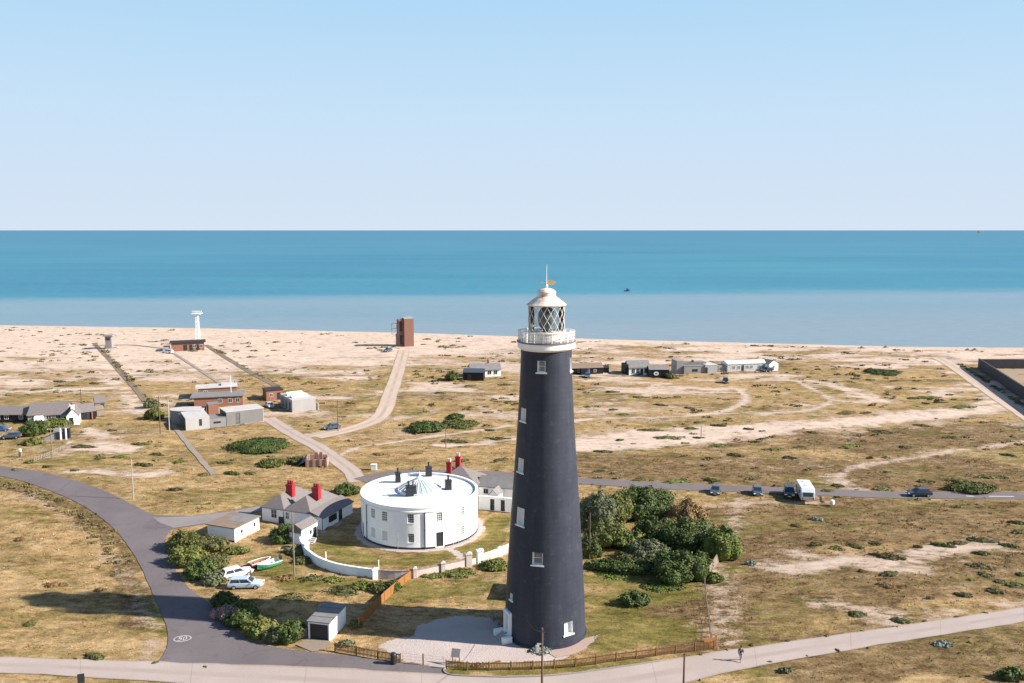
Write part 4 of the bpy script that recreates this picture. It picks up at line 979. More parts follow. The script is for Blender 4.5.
# ---- second cottage behind the round house
t, L = bframe('cottage', 'cottage behind the round house with a brown slate hipped roof and tall red chimney stacks', 'house', (436, 497), (476, 499.5))
walls(t, 0, L, 0, 7, 2.6, M['white_paint']); hip(t, 0, L, 0, 7, 2.6, 2.4, M['slate'], .3, 'x')
stack(t, L*.28, 1.6, .42, .45, 3.3, 6.3, M['red_paint'], 2, M['cream']); stack(t, L*.40, 4.6, .42, .45, 4.0, 6.6, M['red_paint'], 2, M['cream'])
win(t, 'f', L*.5, .9, .9, 1.2, 0); win(t, 'r', 2.2, .9, .9, 1.2, L)
t, L = bframe('outbuilding', 'low white outbuilding with a grey slate roof left of the tower', 'outbuilding', (478, 497), (514, 500))
gable(t, 0, L, 0, 4.2, 2.1, 1.3, M['white_paint'], M['roof_grey'], 'x', .2); win(t, 'f', 1.5, .8, .8, .9, 0); door(t, 'f', 3.4, .9, 1.8, 0)
t, L = bframe('lean_to', 'small white gabled lean-to between the outbuilding and the dark doorway wall', 'outbuilding', (489, 504), (497, 505))
gable(t, 0, L, 0, 2.6, 1.7, .9, M['white_paint'], M['roof_grey'], 'y', .12)
# ---- roofless brick ruin
t, L = bframe('brick_ruin', 'small roofless red brick ruin beside the pale side track', 'ruin', (306, 467.5), (327, 467))
mb = MB(); mb.box(0, L, 0, .3, -.1, 1.55); mb.box(0, .3, .3, 3.4, -.1, 2.0); mb.box(L-.3, L, .3, 3.4, -.1, 1.5); mb.box(.3, L-.3, 3.1, 3.4, -.1, 1.8); mb.build('wall', M['old_brick'], t)
for k in (0.02, .33, .64, .95): MB().box(L*k-.16, L*k+.16, -.14, -.003, -.1, 1.75).build('buttress', M['brick_dark'], t)
for k in (.45, .68): MB().box(L*k-.3, L*k+.3, 1.2, 1.8, -.1, 2.75).build('brick_stub', M['brick_dark'], t)
MB().add([(-.15, 0, 1.3), (-1.9, .2, .3), (-1.9, 3.0, .3), (-.15, 3.2, 1.9), (-.15, 0, 1.2), (-1.9, .2, .2), (-1.9, 3, .2), (-.15, 3.2, 1.8)], [(0,1,2,3),(7,6,5,4),(0,4,5,1),(1,5,6,2),(2,6,7,3),(3,7,4,0)]).build('fallen_sheet', M['dark_paint'], t)

# ------------------------------------------------------------------ studio complex on the left
t, L = bframe('studio_block', 'pale cream flat-roofed block with one dark slit window, left of the low grey link', 'building', (186, 430.5), (210, 428))
h = 2.75
walls(t, 0, L, 0, 8.5, h, M['concrete_pale']); flat_roof(t, 0, L, 0, 8.5, h, M['roof_pale'], .02, .18); win(t, 'f', L*.62, .9, .5, 1.5, 0, frame='dark_paint', bars=(0, 0))
MB().box(-.04, -.003, .2, 8.4, 0, h-.1).build('shade_panel', M['car_slate'], t)  # dark sheet that paints shade onto the left wall
cx_, cy_ = G(184, 421.5); t = thing('studio_drum', 'rounded grey studio block with a pale flat roof behind the cream block', 'building', (cx_, cy_+1, 0), .1)
mb = MB(); pts = [(-3.4*cos(a)-0.2, 2.6*sin(a)) for a in np.linspace(-pi/2, pi/2, 14)] + [(4.6, 2.6), (4.6, -2.6)]
mb.prism(pts[::-1], -.1, 2.9); mb.build('wall', M['concrete_dark'], t); mb = MB(); mb.prism([(x*1.03, y*1.03) for x, y in pts[::-1]], 2.904, 3.1); mb.build('roof', M['roof_pale'], t)
t, L = bframe('link_block', 'low plain grey link with one narrow horizontal window between two studio blocks', 'building', (210.4, 428), (226.5, 426.5))
walls(t, 0, L, .4, 5, 2.2, M['concrete_dark']); flat_roof(t, 0, L, .4, 5, 2.2, M['roof_grey'], .02, .14); win(t, 'f', L*.45, 1.05, 1.5, .3, .4, frame='dark_paint', bars=(0, 0))
t, L = bframe('corrugated_studio', 'grey corrugated-metal studio with a tall dark window and a pale roof', 'building', (226.8, 425.8), (264, 421.2))
h = 3.35; walls(t, 0, L, 0, 6, h, M['concrete_wall']); mb = MB()
for k in range(48): x = .1+k*(L-.2)/48; mb.box(x, x+.09, -.05, -.002, .05, h-.05)
mb.build('corrugation', M['concrete_dark'], t); flat_roof(t, 0, L, 0, 6, h, M['roof_pale'], .12, .16)
win(t, 'f', L*.30, .35, .85, 2.5, -.03, frame='dark_paint', bars=(0, 1)); MB().box(-.04, -.003, .1, 5.9, 0, h-.1).build('shade_panel', M['dark_paint'], t)  # near-black sheet on the left wall, its shade put in as colour
t, L = bframe('brick_studio', 'low brick building with a broad grey flat roof behind the studio blocks', 'building', (192, 407.5), (243, 405))
walls(t, .6, L, 0, 7, 2.6, M['brick']); flat_roof(t, 0, L, 0, 7, 2.6, M['roof_grey'], .4, .2)
for u in (.55, .75, .9): win(t, 'f', L*u, .9, 1.0, 1.1, 0)
t, L = bframe('brick_store', 'rearmost flat-roofed brick range behind the broad grey roof', 'building', (197, 399), (237, 396.5))
walls(t, .4, L, 0, 6, 2.9, M['brick_dark']); flat_roof(t, 0, L, 0, 6, 2.9, M['roof_pale'], .3, .2)
MB().box(L*.62, L*.95, 2, 5, 3.1, 3.6).build('roof_box', M['roof_pale'], t); win(t, 'f', 2.4, 1.0, 1, 1.2, 0)
t, L = bframe('brick_annex', 'small orange brick annex between the cream block and the corrugated studio', 'building', (209, 420), (219, 419))
walls(t, 0, L, 0, 3, 3.9, M['brick']); flat_roof(t, 0, L, 0, 3, 3.9, M['roof_grey'], .08, .14)
t, L = bframe('brick_hut', 'small red brick hut with a dark felt roof left of the grey block', 'hut', (266.5, 400.5), (283, 399))
h = 2.7; walls(t, 0, L, 0, 5, h, M['brick']); flat_roof(t, 0, L, 0, 5, h, M['slate_dark'], .2, .2); door(t, 'f', L*.75, .9, 2, 0); win(t, 'f', L*.3, 1, .8, .9, 0)
t, L = bframe('grey_block', 'pale grey block house with white rooflights standing right of the brick hut', 'building', (292.5, 413), (316, 410.3))
h = 3.3; walls(t, 0, L, 0, 10.5, h, M['concrete_wall']); flat_roof(t, 0, L, 0, 10.5, h, M['roof_pale'], .03, .16)
for k in range(3): win(t, 'l', 2.0+k*3.1, .5, 1.3, 2.0, 0, frame='car_slate' if False else 'dark_paint', pane='glass_grey')
for yy in (2.5, 6.5):
    mb = MB(); mb.extr([(yy, h+.17), (yy+1.5, h+.17), (yy+1.5, h+.95), (yy, h+.5)], .8, L-1.2, 'x'); r_ = mb.build('rooflight', M['white_trim'], t)
    mb = MB()
    for k in range(5): x = 1.1+k*(L-2.6)/5; mb.box(x, x+(L-2.6)/5*.75, yy-.02, yy-.002, h+.22, h+.45)
    mb.build('pane', M['skylight'], r_)
mb = MB(); mb.lathe([(.35, -.05), (.35, 1.7), (.3, 1.85), (.1, 1.9)], 14); o = mb.build('water_tank', M['concrete_dark']); o.location = (*G(317.8, 410), 0); tag(o, 'dark upright tank at the right end of the grey block house', 'tank')

# ------------------------------------------------------------------ cottages at the left edge
t, L = bframe('cottage', 'long low dark-walled cottage with a brown-grey roof cut by the left edge', 'house', (-14, 422), (27.5, 421.5))
gable(t, 0, L, 0, 6, 1.9, 1.5, M['black_timber'], M['slate'], 'x', .3); [win(t, 'f', L*u, .7, .9, .9, 0) for u in (.3, .5, .85)]
t, L = bframe('cottage', 'grey-blue walled cottage with a long slate roof left of the white gable', 'house', (28, 423), (66, 421.5))
gable(t, 0, L, 0, 7, 2.0, 2.3, M['concrete_wall'], M['slate'], 'x', .3); [win(t, 'f', L*u, .7, 1.1, 1.0, 0) for u in (.18, .3, .55, .8)]
MB().box(L*.22, L*.42, -1.6, -.003, -.1, 1.8).build('porch', M['white_paint'], t)
t, L = bframe('cottage', 'small bright white cottage with one dark door and a white chimney', 'house', (67, 425.5), (79.5, 424.5))
gable(t, 0, L, 0, 9, 2.3, 1.6, M['white_paint'], M['slate'], 'y', .12); door(t, 'f', L*.38, .9, 1.9, 0); stack(t, L*.5, 1.0, .35, .35, 3.4, 4.9, M['white_paint'], 1, M['brick'])
t, L = bframe('timber_shed', 'dark timber shed with open doors right of the white gabled cottage', 'shed', (80, 420), (96, 418))
gable(t, 0, L, 0, 5, 2.0, 1.5, M['black_timber'], M['slate'], 'x', .25); MB().box(L*.45, L*.7, -.03, -.003, 0, 1.8).build('door', M['dark_paint'], t); MB().box(L*.72, L*.78, -.5, -.003, 0, 1.8).build('door_leaf', M['brick'], t)
t, L = bframe('timber_shed', 'tall narrow weathered shed at the right end of the left-edge cottages', 'shed', (95.5, 411), (106, 410))
gable(t, 0, L, 0, 4, 2.2, 1.3, M['wood_grey'], M['slate'], 'x', .2); door(t, 'f', L*.7, .8, 1.8, 0)
t, L = bframe('timber_shed', 'low grey plank shed leaning against the tall narrow shed', 'shed', (97, 416), (104.5, 415))
gable(t, 0, L, 0, 3, 1.6, .7, M['wood_grey'], M['wood_grey'], 'x', .15)
t, L = bframe('boat_shed', 'ramshackle dark blue shed with white posts below the white cottage', 'shed', (54, 440), (69, 439))
walls(t, 0, L*.55, 0, 2.6, 1.7, M['car_slate']); flat_roof(t, 0, L*.55, 0, 2.6, 1.7, M['roof_grey'], .15, .1, .5); walls(t, L*.6, L, .5, 2.4, 2.4, M['navy']); flat_roof(t, L*.6, L, .5, 2.4, 2.4, M['slate'], .1, .1)
for x in (L*.5, L*.85): MB().obox((x, -.4), 0, .14, .12, 0, 2.7).build('post', M['white_trim'], t)
MB().add([(-3.4, -.2, 0), (0, -.2, 0), (0, -.2, 1.4), (-3.4, 1.8, 0), (0, 1.8, 0), (0, 1.8, 1.4)], [(0,1,2),(5,4,3),(0,2,5,3),(1,4,5,2),(0,3,4,1)]).build('sloping_cover', M['concrete_dark'], t)

# ------------------------------------------------------------------ far buildings towards the beach
t, L = bframe('signal_station', 'long low red brick building with a flat dark roof and dark doors near the beach', 'building', (171.5, 351.5), (204.5, 350))
h = 3.3; walls(t, 0, L, 0, 6, h, M['brick']); flat_roof(t, 0, L, 0, 6, h, M['slate_dark'], .6, .3)
for u in (.42, .60, .80): door(t, 'f', L*u, 1.4, 2.4, 0)
win(t, 'f', L*.7, 1.2, 1.2, 1.0, 0); win(t, 'f', L*.9, 1.2, 1.2, 1.0, 0); MB().box(-3.2, -.6, .5, 4, -.1, 2.0).build('store', M['concrete_dark'], t)
rx, ry = G(198.2, 342.5); hz = ZH(ry, 311.5)
t = thing('radar_tower', 'slim white lattice tower with a square top platform behind the brick station', 'tower', (rx, ry, 0))
mb = MB()
for sx in (-1, 1):
    for sy in (-1, 1): mb.tube([(sx*.75, sy*.75, 0), (sx*.5, sy*.5, hz-1)], .075, n=6)
mb.build('leg', M['white_trim'], t); mb = MB(); nb = 7
for k in range(nb):
    z0, z1 = (hz-1)*k/nb, (hz-1)*(k+1)/nb; r0, r1 = 0.75-.25*k/nb, 0.75-.25*(k+1)/nb
    for a in range(4):
        p = [(-1,-1),(1,-1),(1,1),(-1,1)]; q0, q1 = p[a], p[(a+1) % 4]
        mb.tube([(q0[0]*r0, q0[1]*r0, z0), (q1[0]*r1, q1[1]*r1, z1)], .04, n=5); mb.tube([(q0[0]*r1, q0[1]*r1, z1), (q1[0]*r1, q1[1]*r1, z1)], .04, n=5)
mb.build('bracing', M['white_trim'], t); MB().box(-.12, .12, -.12, .12, 0, hz-1).build('ladder_shaft', M['white_roof'], t)
mb = MB(); mb.box(-1.9, 1.9, -1.9, 1.9, hz-1, hz-.75); mb.build('platform', M['white_trim'], t); MB().box(-2.0, 2.0, -.2, .2, hz-.2, hz+.25).build('radar_bar', M['white_trim'], t)
MB().lathe([(.3, hz-.6), (.25, hz-.2)], 10).build('radar_mount', M['grey_metal'], t)
x, y = G(109.8, 348.5); hz = ZH(y, 334.5); t = thing('lookout_tower', 'small grey concrete lookout tower standing alone near the beach at left', 'tower', (x, y, 0), .1)
MB().box(-1.25, 1.25, -1.25, 1.25, -.1, hz-.6).build('wall', M['concrete_dark'], t); MB().box(-1.9, 1.9, -1.9, 1.9, hz-.6, hz-.1).build('roof', M['concrete_dark'], t); win(t, 'f', 0, hz-2.2, 1.6, .8, -1.25, bars=(0, 0), frame='concrete_dark')
mb = MB(); mb.box(-2.6, -1.4, 1.6, 2.8, -.1, .8); mb.box(1.6, 3.2, -1, 1.4, -.1, .6); mb.build('base_block', M['concrete_wall'], t)
t, L = bframe('brick_tower', 'tall square brick watch tower with a dark recess and a side balcony near the beach', 'tower', (404.6, 347), (414, 346.6))
hz = ZH(gy(347), 319); walls(t, 0, L, 0, 5.2, hz, M['brick_dark']); MB().box(-.06, L+.06, -.06, 5.26, hz+.003, hz+.25).build('parapet', M['concrete_wall'], t)
MB().box(-2.2, -.003, 1.0, 5.0, -.1, hz-.4).build('stair_shaft', M['brick_dark'], t); MB().box(-1.75, -.6, .93, .997, 1.0, hz*.42).build('louvre', M['dark_paint'], t); MB().box(-1.75, -.6, .93, .997, hz*.55, hz-1.2).build('louvre', M['dark_paint'], t)
mb = MB(); mb.box(-4.6, -2.2, 1.4, 4.2, hz*.62, hz*.64); mb.box(-4.6, -2.2, 1.4, 4.2, hz*.80, hz*.82)
for sx in (-4.5, -2.4):
    for sy in (1.5, 4.1): mb.box(sx-.08, sx+.08, sy-.08, sy+.08, hz*.42, hz*.82)
mb.build('balcony', M['grey_metal'], t); MB().box(-3.0, -2.203, 2, 3.6, -.1, hz*.45).build('annex', M['concrete_dark'], t)
mb = MB(); mb.box(.3, L-.3, 2, 2.1, hz+1.0, hz+1.1)
for k in range(4): mb.box(.3+k*(L-.7)/3, .4+k*(L-.7)/3, 2, 2.1, hz+.25, hz+1.0)
mb.build('roof_rail', M['grey_metal'], t)
t, L = bframe('cottage', 'white cottage with a grey roof and red chimney behind the black shed', 'house', (471, 377), (501, 376))
gable(t, 0, L, 0, 6, 2.3, 1.7, M['white_paint'], M['roof_grey'], 'x', .3); [win(t, 'f', L*u, .7, 1.2, 1.2, 0) for u in (.62, .82)]; stack(t, L*.62, 3, .3, .3, 3.3, 5.0, M['brick'], 1)
t, L = bframe('black_shed', 'black timber shed with a blue-grey roof left of the white beach cottage', 'shed', (463, 380), (483.5, 380.3))
gable(t, 0, L, 0, 4.6, 2.5, .9, M['black_timber'], M['car_slate'], 'x', .12); door(t, 'f', L*.3, 1, 2, 0)
t, L = bframe('beach_cabin', 'low dark timber beach house with a long brown roof just right of the tower', 'house', (571, 375), (603, 374))
gable(t, 0, L, 0, 5, 2.3, 1.2, M['black_timber'], M['roof_brown'], 'x', .3); win(t, 'f', L*.53, .5, 1.0, 1.5, 0); win(t, 'f', L*.75, .8, .9, .8, 0); win(t, 'f', L*.25, .8, .9, .8, 0)
MB().box(L*.28, L*.48, -1.4, -.003, -.1, 2.1).build('porch', M['navy'], t)
t, L = bframe('outbuilding', 'tiny dark shed at the right end of the brown-roofed beach house', 'shed', (603.5, 373), (609, 373)); gable(t, 0, L, 0, 3, 1.7, .6, M['black_timber'], M['slate_dark'], 'x', .1)
t, L = bframe('cottage', 'white-fronted beach cottage with a grey roof beside the black shed with a round window', 'house', (629, 375), (650, 374.5))
gable(t, 0, L, 0, 6, 2.6, 1.8, M['white_paint'], M['roof_grey'], 'x', .35); [win(t, 'f', L*u, .5, 1.0, 1.6, 0) for u in (.2, .42, .8)]; door(t, 'f', L*.6, .9, 2.0, 0); MB().box(-1.2, -.003, .5, 5.5, -.1, 3.4).build('chimney_breast', M['black_timber'], t)
t, L = bframe('black_shed', 'black beach shed with a round white window and a grey roof', 'shed', (649, 377.3), (669, 377.3))
gable(t, 0, L, 0, 5, 2.5, 1.0, M['black_timber'], M['roof_grey'], 'x', .12)
mb = MB(); mb.extr([(L*.36+.85*cos(a), 1.25+.65*sin(a)) for a in np.linspace(0, 2*pi, 20, endpoint=False)], -.06, -.003, 'y'); wn = mb.build('window', M['white_trim'], t)
mb = MB(); mb.extr([(L*.36+.4*cos(a), 1.25+.3*sin(a)) for a in np.linspace(0, 2*pi, 16, endpoint=False)], -.075, -.062, 'y'); mb.build('pane', M['glass_grey'], wn)
t, L = bframe('modern_house', 'modern grey flat-roofed house with a tall left wall and pale right end', 'house', (684, 374), (717, 373))
walls(t, 0, L*.62, 0, 6, 2.5, M['concrete_dark']); flat_roof(t, 0, L*.62, 0, 6, 2.5, M['roof_grey'], .05, .2); walls(t, L*.62+.003, L, -.4, 6, 2.7, M['concrete_pale']); flat_roof(t, L*.64, L, -.4, 6, 2.7, M['roof_pale'], .05, .2)
MB().box(-2.3, -.003, .8, 6, -.1, 4.4).build('tall_wall', M['concrete_dark'], t); MB().box(.3, L*.75, 2.5, 6, 2.72, 3.5).build('upper_roof', M['roof_grey'], t); win(t, 'f', L*.33, .8, 1.8, .7, 0, frame='dark_paint'); door(t, 'f', L*.66, .9, 2.1, -.4); MB().obox((L*.35, 3), 0, .3, .3, 3.5, 4.2).build('chimney', M['dark_paint'], t)
t, L = bframe('bungalow', 'long white bungalow with a pale roof and a row of small windows near the beach', 'house', (727.5, 371.5), (768, 370))
walls(t, 0, L, 0, 5, 2.5, M['white_paint']); gable(t, 0, L, 0, 5, 2.5, .8, M['white_paint'], M['white_roof'], 'x', .2); [win(t, 'f', L*u, .8, 1.0, 1.0, 0, 'glass_grey') for u in (.15, .27, .48, .58, .78, .88)]; door(t, 'f', L*.37, .9, 2, 0)
MB().box(-3.0, -.003, .8, 4.6, -.1, 1.9).build('side_shed', M['concrete_dark'], t)
t, L = bframe('cottage', 'small white gabled cottage at the right end of the long white bungalow', 'house', (769, 371), (778, 370))
gable(t, 0, L, 0, 5, 2.3, 1.2, M['white_paint'], M['roof_grey'], 'y', .15); win(t, 'f', L*.5, .8, .9, .9, 0)
# tarred wall compound at the right
A0, A1, A2 = G(978.5, 368.5), G(1060, 424), G(1100, 369)
t = thing('compound_wall', 'long black tarred wall enclosing the yard at the right edge of the view', 'wall', (*A0, 0))
def wseg(a, b, h, th, nm):
    mb = MB(); mb.obox(((a[0]+b[0])/2-A0[0], (a[1]+b[1])/2-A0[1]), atan2(b[1]-a[1], b[0]-a[0]), hypot(b[0]-a[0], b[1]-a[1])/2, th/2, -.1, h); mb.build(nm, M['tar'], t)
wseg(A0, A1, 3.6, .5, 'side_wall'); wseg((A0[0]+.3, A0[1]), (A2[0], A0[1]), 3.3, .5, 'end_wall')
flat_poly('yard', [(A0[0]+1, A0[1]-1), (A1[0]+1, A1[1]), (A1[0]+90, A1[1]), (A2[0], A0[1]-1)], .09, M['track'])

# ------------------------------------------------------------------ vehicles
def make_car(label, loc, ang, paint, kind='hatch', L=4.2, W=1.75, H=1.48, group=None):
    root = thing('car', label, 'car', (*loc, .03), ang, group); h = L/2; w = W/2
    if kind == 'suv': hood, belt, rx0, rx1, wx0, wx1 = .98, 1.08, -h+.30, h*.18, -h+.06, h*.50; H = max(H, 1.72)
    elif kind == 'estate': hood, belt, rx0, rx1, wx0, wx1 = .84, .92, -h+.42, h*.16, -h+.10, h*.50
    else: hood, belt, rx0, rx1, wx0, wx1 = .82, .92, -h+.62, h*.14, -h+.16, h*.52
    # lower body: cross sections along the length, half a section mirrored
    st = [(-h, .42, .78, .80), (-h+.10, .30, belt-.02, .94), (-h*.55, .24, belt, 1.0), (0, .22, belt, 1.0), (h*.45, .24, belt-.03, 1.0), (h*.62, .25, hood+.02, .98), (h-.22, .28, hood-.10, .92), (h, .42, .60, .74)]
    secs = []
    for x, zb, zt, f in st:
        half = [(w*f*.80, zb), (w*f*.97, zb+.10), (w*f, (zb+zt)/2), (w*f*.97, zt-.07), (w*f*.86, zt)]
        secs.append([(x, y, z) for y, z in half] + [(x, -y, z) for y, z in half[::-1]])
    MB().loft(secs).build('body', paint, root, smooth=False, bevel=.03)
    # cabin
    b0, b1, t0, t1 = wx0, wx1, rx0, rx1; wb, wt = w*.90, w*.72; zb, zt = belt-.06, H
    mb = MB(); mb.loft([[(b0,-wb,zb),(b1,-wb,zb),(b1,wb,zb),(b0,wb,zb)], [(t0,-wt,zt-.05),(t1,-wt,zt-.05),(t1,wt,zt-.05),(t0,wt,zt-.05)], [(t0+.10,-wt*.9,zt),(t1-.12,-wt*.9,zt),(t1-.12,wt*.9,zt),(t0+.10,wt*.9,zt)]])
    mb.build('cabin', paint, root, bevel=.025)
    def P(x_b, x_t, sy, u):   # point on a side face
        f = u; return (x_b+(x_t-x_b)*f, sy*(wb+(wt-wb)*f+.012), zb+(zt-.05-zb)*f)
    def quad(nm, pts, mat='glass'):
        c = MB(); pts = [Vector(p) for p in pts]; n = (pts[1]-pts[0]).cross(pts[2]-pts[0]).normalized(); ctr = sum(pts, Vector())/4
        if n.dot(ctr-Vector((0, 0, .6))) < 0: n = -n
        c.add([(p+n*.012)[:] for p in pts] + [(p-n*.01)[:] for p in pts], [(0,1,2,3),(7,6,5,4),(0,4,5,1),(1,5,6,2),(2,6,7,3),(3,7,4,0)])
        return c.build(nm, M[mat], root)
    def fx(k0, k1, sy, lo=.16, hi=.93):
        a0, a1 = b0+(b1-b0)*k0, t0+(t1-t0)*k0; c0, c1 = b0+(b1-b0)*k1, t0+(t1-t0)*k1
        return [P(a0, a1, sy, lo), P(c0, c1, sy, lo), P(c0, c1, sy, hi), P(a0, a1, sy, hi)]
    for sy in (-1, 1):
        quad('side_window', fx(.52, .93, sy)); quad('side_window', fx(.08, .48, sy))
    for nm, xb, xt in (('windscreen', b1, t1), ('rear_window', b0, t0)):
        pts = []
        for sy, u in ((-1,.18),(1,.18),(1,.92),(-1,.92)): pts.append((xb+(xt-xb)*u, sy*(wb+(wt-wb)*u)*.88, zb+(zt-.05-zb)*u))
        quad(nm, pts)
    for x in (-h*.60, h*.62):
        for sy in (-1, 1):
            mb = MB(); prof = [(.0, -.1), (.26, -.1), (.31, -.07), (.31, .07), (.26, .1), (.0, .1)]; n = 18
            vs = [(x+r*cos(2*pi*i/n), sy*(w-.08)+yy, .31+r*sin(2*pi*i/n)) for r, yy in prof[1:5] for i in range(n)]
            fs = [(j*n+i, j*n+(i+1) % n, (j+1)*n+(i+1) % n, (j+1)*n+i) for j in range(3) for i in range(n)] + [tuple(range(n)), tuple(range(3*n, 4*n))]
            mb.add(vs, fs); wh = mb.build('wheel', M['rubber'], root); mr_ = MB(); yo = sy*(w-.08)+sy*.102
            mr_.extr([(x+.19*cos(a), .31+.19*sin(a)) for a in np.linspace(0, 2*pi, 14, endpoint=False)], yo-.004, yo+.012, 'y'); mr_.build('rim', M['grey_metal'], wh)
    for sy in (-1, 1):
        MB().obox((h-.12, sy*w*.64), sy*-.25, .10, .20, hood-.26, hood-.12).build('headlight', M['lamp_glass'], root, bevel=.02)
        MB().obox((-h+.06, sy*w*.72), sy*.2, .06, .12, belt-.32, belt-.06).build('tail_light', M['lamp_red'], root, bevel=.02)
        MB().obox((b1-.25, sy*(w+.06)), 0, .06, .09, belt-.02, belt+.11).build('mirror', paint, root, bevel=.02)
    MB().box(h-.02, h+.006, -.26, .26, .42, .53).build('number_plate', M['white_trim'], root); MB().box(-h-.01, -h+.02, -.26, .26, .55, .66).build('number_plate', M['gold'], root)
    MB().box(h-.10, h-.005, -.45, .45, .56, .66).build('grille', M['plastic_dark'], root)
    return root
def car_between(label, rear, front, paint, kind, L=None, off=0.0, **k):
    A, B = Vector(G(*rear)), Vector(G(*front)); c = (A+B)/2; d = B-A
    return make_car(label, (c.x, c.y+off), atan2(d.y, d.x), paint, kind, L or d.length, **k)
car_between('white estate car parked behind the pale blue car near the boats', (222.5, 580.5), (251, 573), M['car_white'], 'estate', 4.4)
car_between('pale blue estate car parked just above the edge of the tower shadow', (228, 588), (264, 587), M['car_blue_pale'], 'estate', 4.7)
car_between('dark slate hatchback leftmost of the vehicles parked along the coast road', (716.5, 490), (714.5, 497), M['car_slate'], 'hatch', 4.0)
car_between('dark slate hatchback between the leftmost parked car and the white caravan', (756.5, 491), (758, 498), M['car_slate'], 'hatch', 4.0)
car_between('black off-roader parked right against the white caravan', (788.5, 491.5), (789.5, 500), M['car_black'], 'suv', 4.5, W=1.95)
car_between('dark navy car driving along the coast road at right', (931, 496), (906.5, 496), M['car_navy'], 'hatch', 4.4)
car_between('dark car parked on the lay-by below the grey block house', (337.5, 428.5), (326, 430), M['car_slate'], 'hatch', 4.2)
car_between('silver car parked in the shade between the corrugated studio and the grey block', (267.5, 406), (272, 409), M['car_silver'], 'hatch', 4.2)
car_between('dark car parked by the foot of the brick watch tower', (391.5, 351), (384, 352.5), M['car_slate'], 'hatch', 4.4)
car_between('dark van-like car alone on the loop track below the modern grey house', (725, 380), (726, 386), M['car_black'], 'suv', 4.4)
car_between('black car parked in front of the right end of the long white bungalow', (773, 371), (762, 372), M['car_black'], 'hatch', 4.4)
car_between('blue car in front of the brown-roofed beach house', (587, 374.5), (588, 380), M['car_blue'], 'hatch', 4.2)
car_between('blue car half cut by the left edge beside the bushes', (-4, 431.5), (6, 431), M['car_blue'], 'hatch', 4.2)
car_between('dark car with a pale roof parked second from the left edge', (18, 438), (5, 438.6), M['car_slate'], 'estate', 4.3)
car_between('pale grey van beside the left end of the brick signal building', (170, 353.5), (165.5, 353.3), M['car_white'], 'suv', 4.6)

# white touring caravan
A = Vector(G(801, 492)); B = Vector(G(808.5, 505)); d = B-A; ang = atan2(d.y, d.x); c = (A+B)/2
t = thing('caravan', 'white touring caravan standing at the end of the row of parked cars', 'caravan', (c.x, c.y, .03), ang)
L, W, H0, H1 = 6.0, 2.35, .55, 2.7; prof = [(-L/2, H0), (L/2, H0), (L/2+.10, 1.2), (L/2-.05, 2.0), (L/2-.55, H1), (-L/2+.35, H1), (-L/2, 2.1)]
MB().extr([(x, z) for x, z in prof], -W/2, W/2, 'y').build('body', M['car_white'], t, bevel=.10)
mb = MB(); mb.add([(L/2+.13, -.85, 1.25), (L/2+.13, .85, 1.25), (L/2-.01, .85, 1.95), (L/2-.01, -.85, 1.95), (L/2+.05, -.85, 1.25), (L/2+.05, .85, 1.25), (L/2-.10, .85, 1.95), (L/2-.10, -.85, 1.95)], [(0,1,2,3),(7,6,5,4),(0,4,5,1),(1,5,6,2),(2,6,7,3),(3,7,4,0)]); mb.build('window', M['glass'], t)
for x, sy in ((-1.8, 1), (1.2, 1), (1.2, -1), (-1.8, -1)): MB().box(x-.5, x+.5, sy*W/2-.02, sy*W/2+.02, 1.35, 1.95).build('window', M['glass'], t)
MB().box(-.6, .1, W/2-.02, W/2+.025, .65, 2.3).build('door', M['white_trim'], t); MB().box(-L/2, L/2, -W/2-.012, W/2+.012, .62, .80).build('side_stripe', M['grey_metal'], t)
for x in (-1.2, .9): MB().box(x-.3, x+.3, -.3, .3, H1-.01, H1+.14).build('roof_vent', M['white_trim'], t, bevel=.03)
for sy in (-1, 1):
    mb = MB(); mb.extr([(.1+.32*cos(a), .32+.32*sin(a)) for a in np.linspace(0, 2*pi, 18, endpoint=False)], sy*W/2-.1, sy*W/2+.06, 'y'); mb.build('wheel', M['rubber'], t)
mb = MB(); mb.tube([(-L/2+.05, -.5, .6), (-L/2-1.2, 0, .55)], .05); mb.tube([(-L/2+.05, .5, .6), (-L/2-1.2, 0, .55)], .05); mb.build('drawbar', M['iron'], t)
for sy in (-1, 1): MB().box(L/2-.02, L/2+.09, sy*.9-.12, sy*.9+.12, .75, 1.0).build('tail_light', M['lamp_red'], t)
# camping bits beside it
x, y = G(822.5, 504.5); t = thing('camp_chair', 'dark folding camp chair standing right of the white caravan', 'chair', (x, y, .03), .6)
MB().box(-.3, .3, -.3, .3, .42, .5).build('seat', M['navy'], t); MB().extr([(.28, .5), (.36, .5), (.52, 1.25), (.44, 1.25)], -.3, .3, 'x').build('backrest', M['navy'], t)
for a in (-1, 1):
    for b_ in (-1, 1): MB().tube([(a*.28, b_*.28, 0), (a*.26, -b_*.2, .45)], .025).build('leg', M['iron'], t)
x, y = G(832, 504.5); mb = MB(); mb.lathe([(.32, 0), (.40, .08), (.40, .62), (.32, .75), (.12, .78), (.12, .86)], 18); o = mb.build('water_barrel', M['white_trim']); o.location = (x, y, .03); tag(o, 'small white water barrel on the ground right of the camp chair', 'barrel')

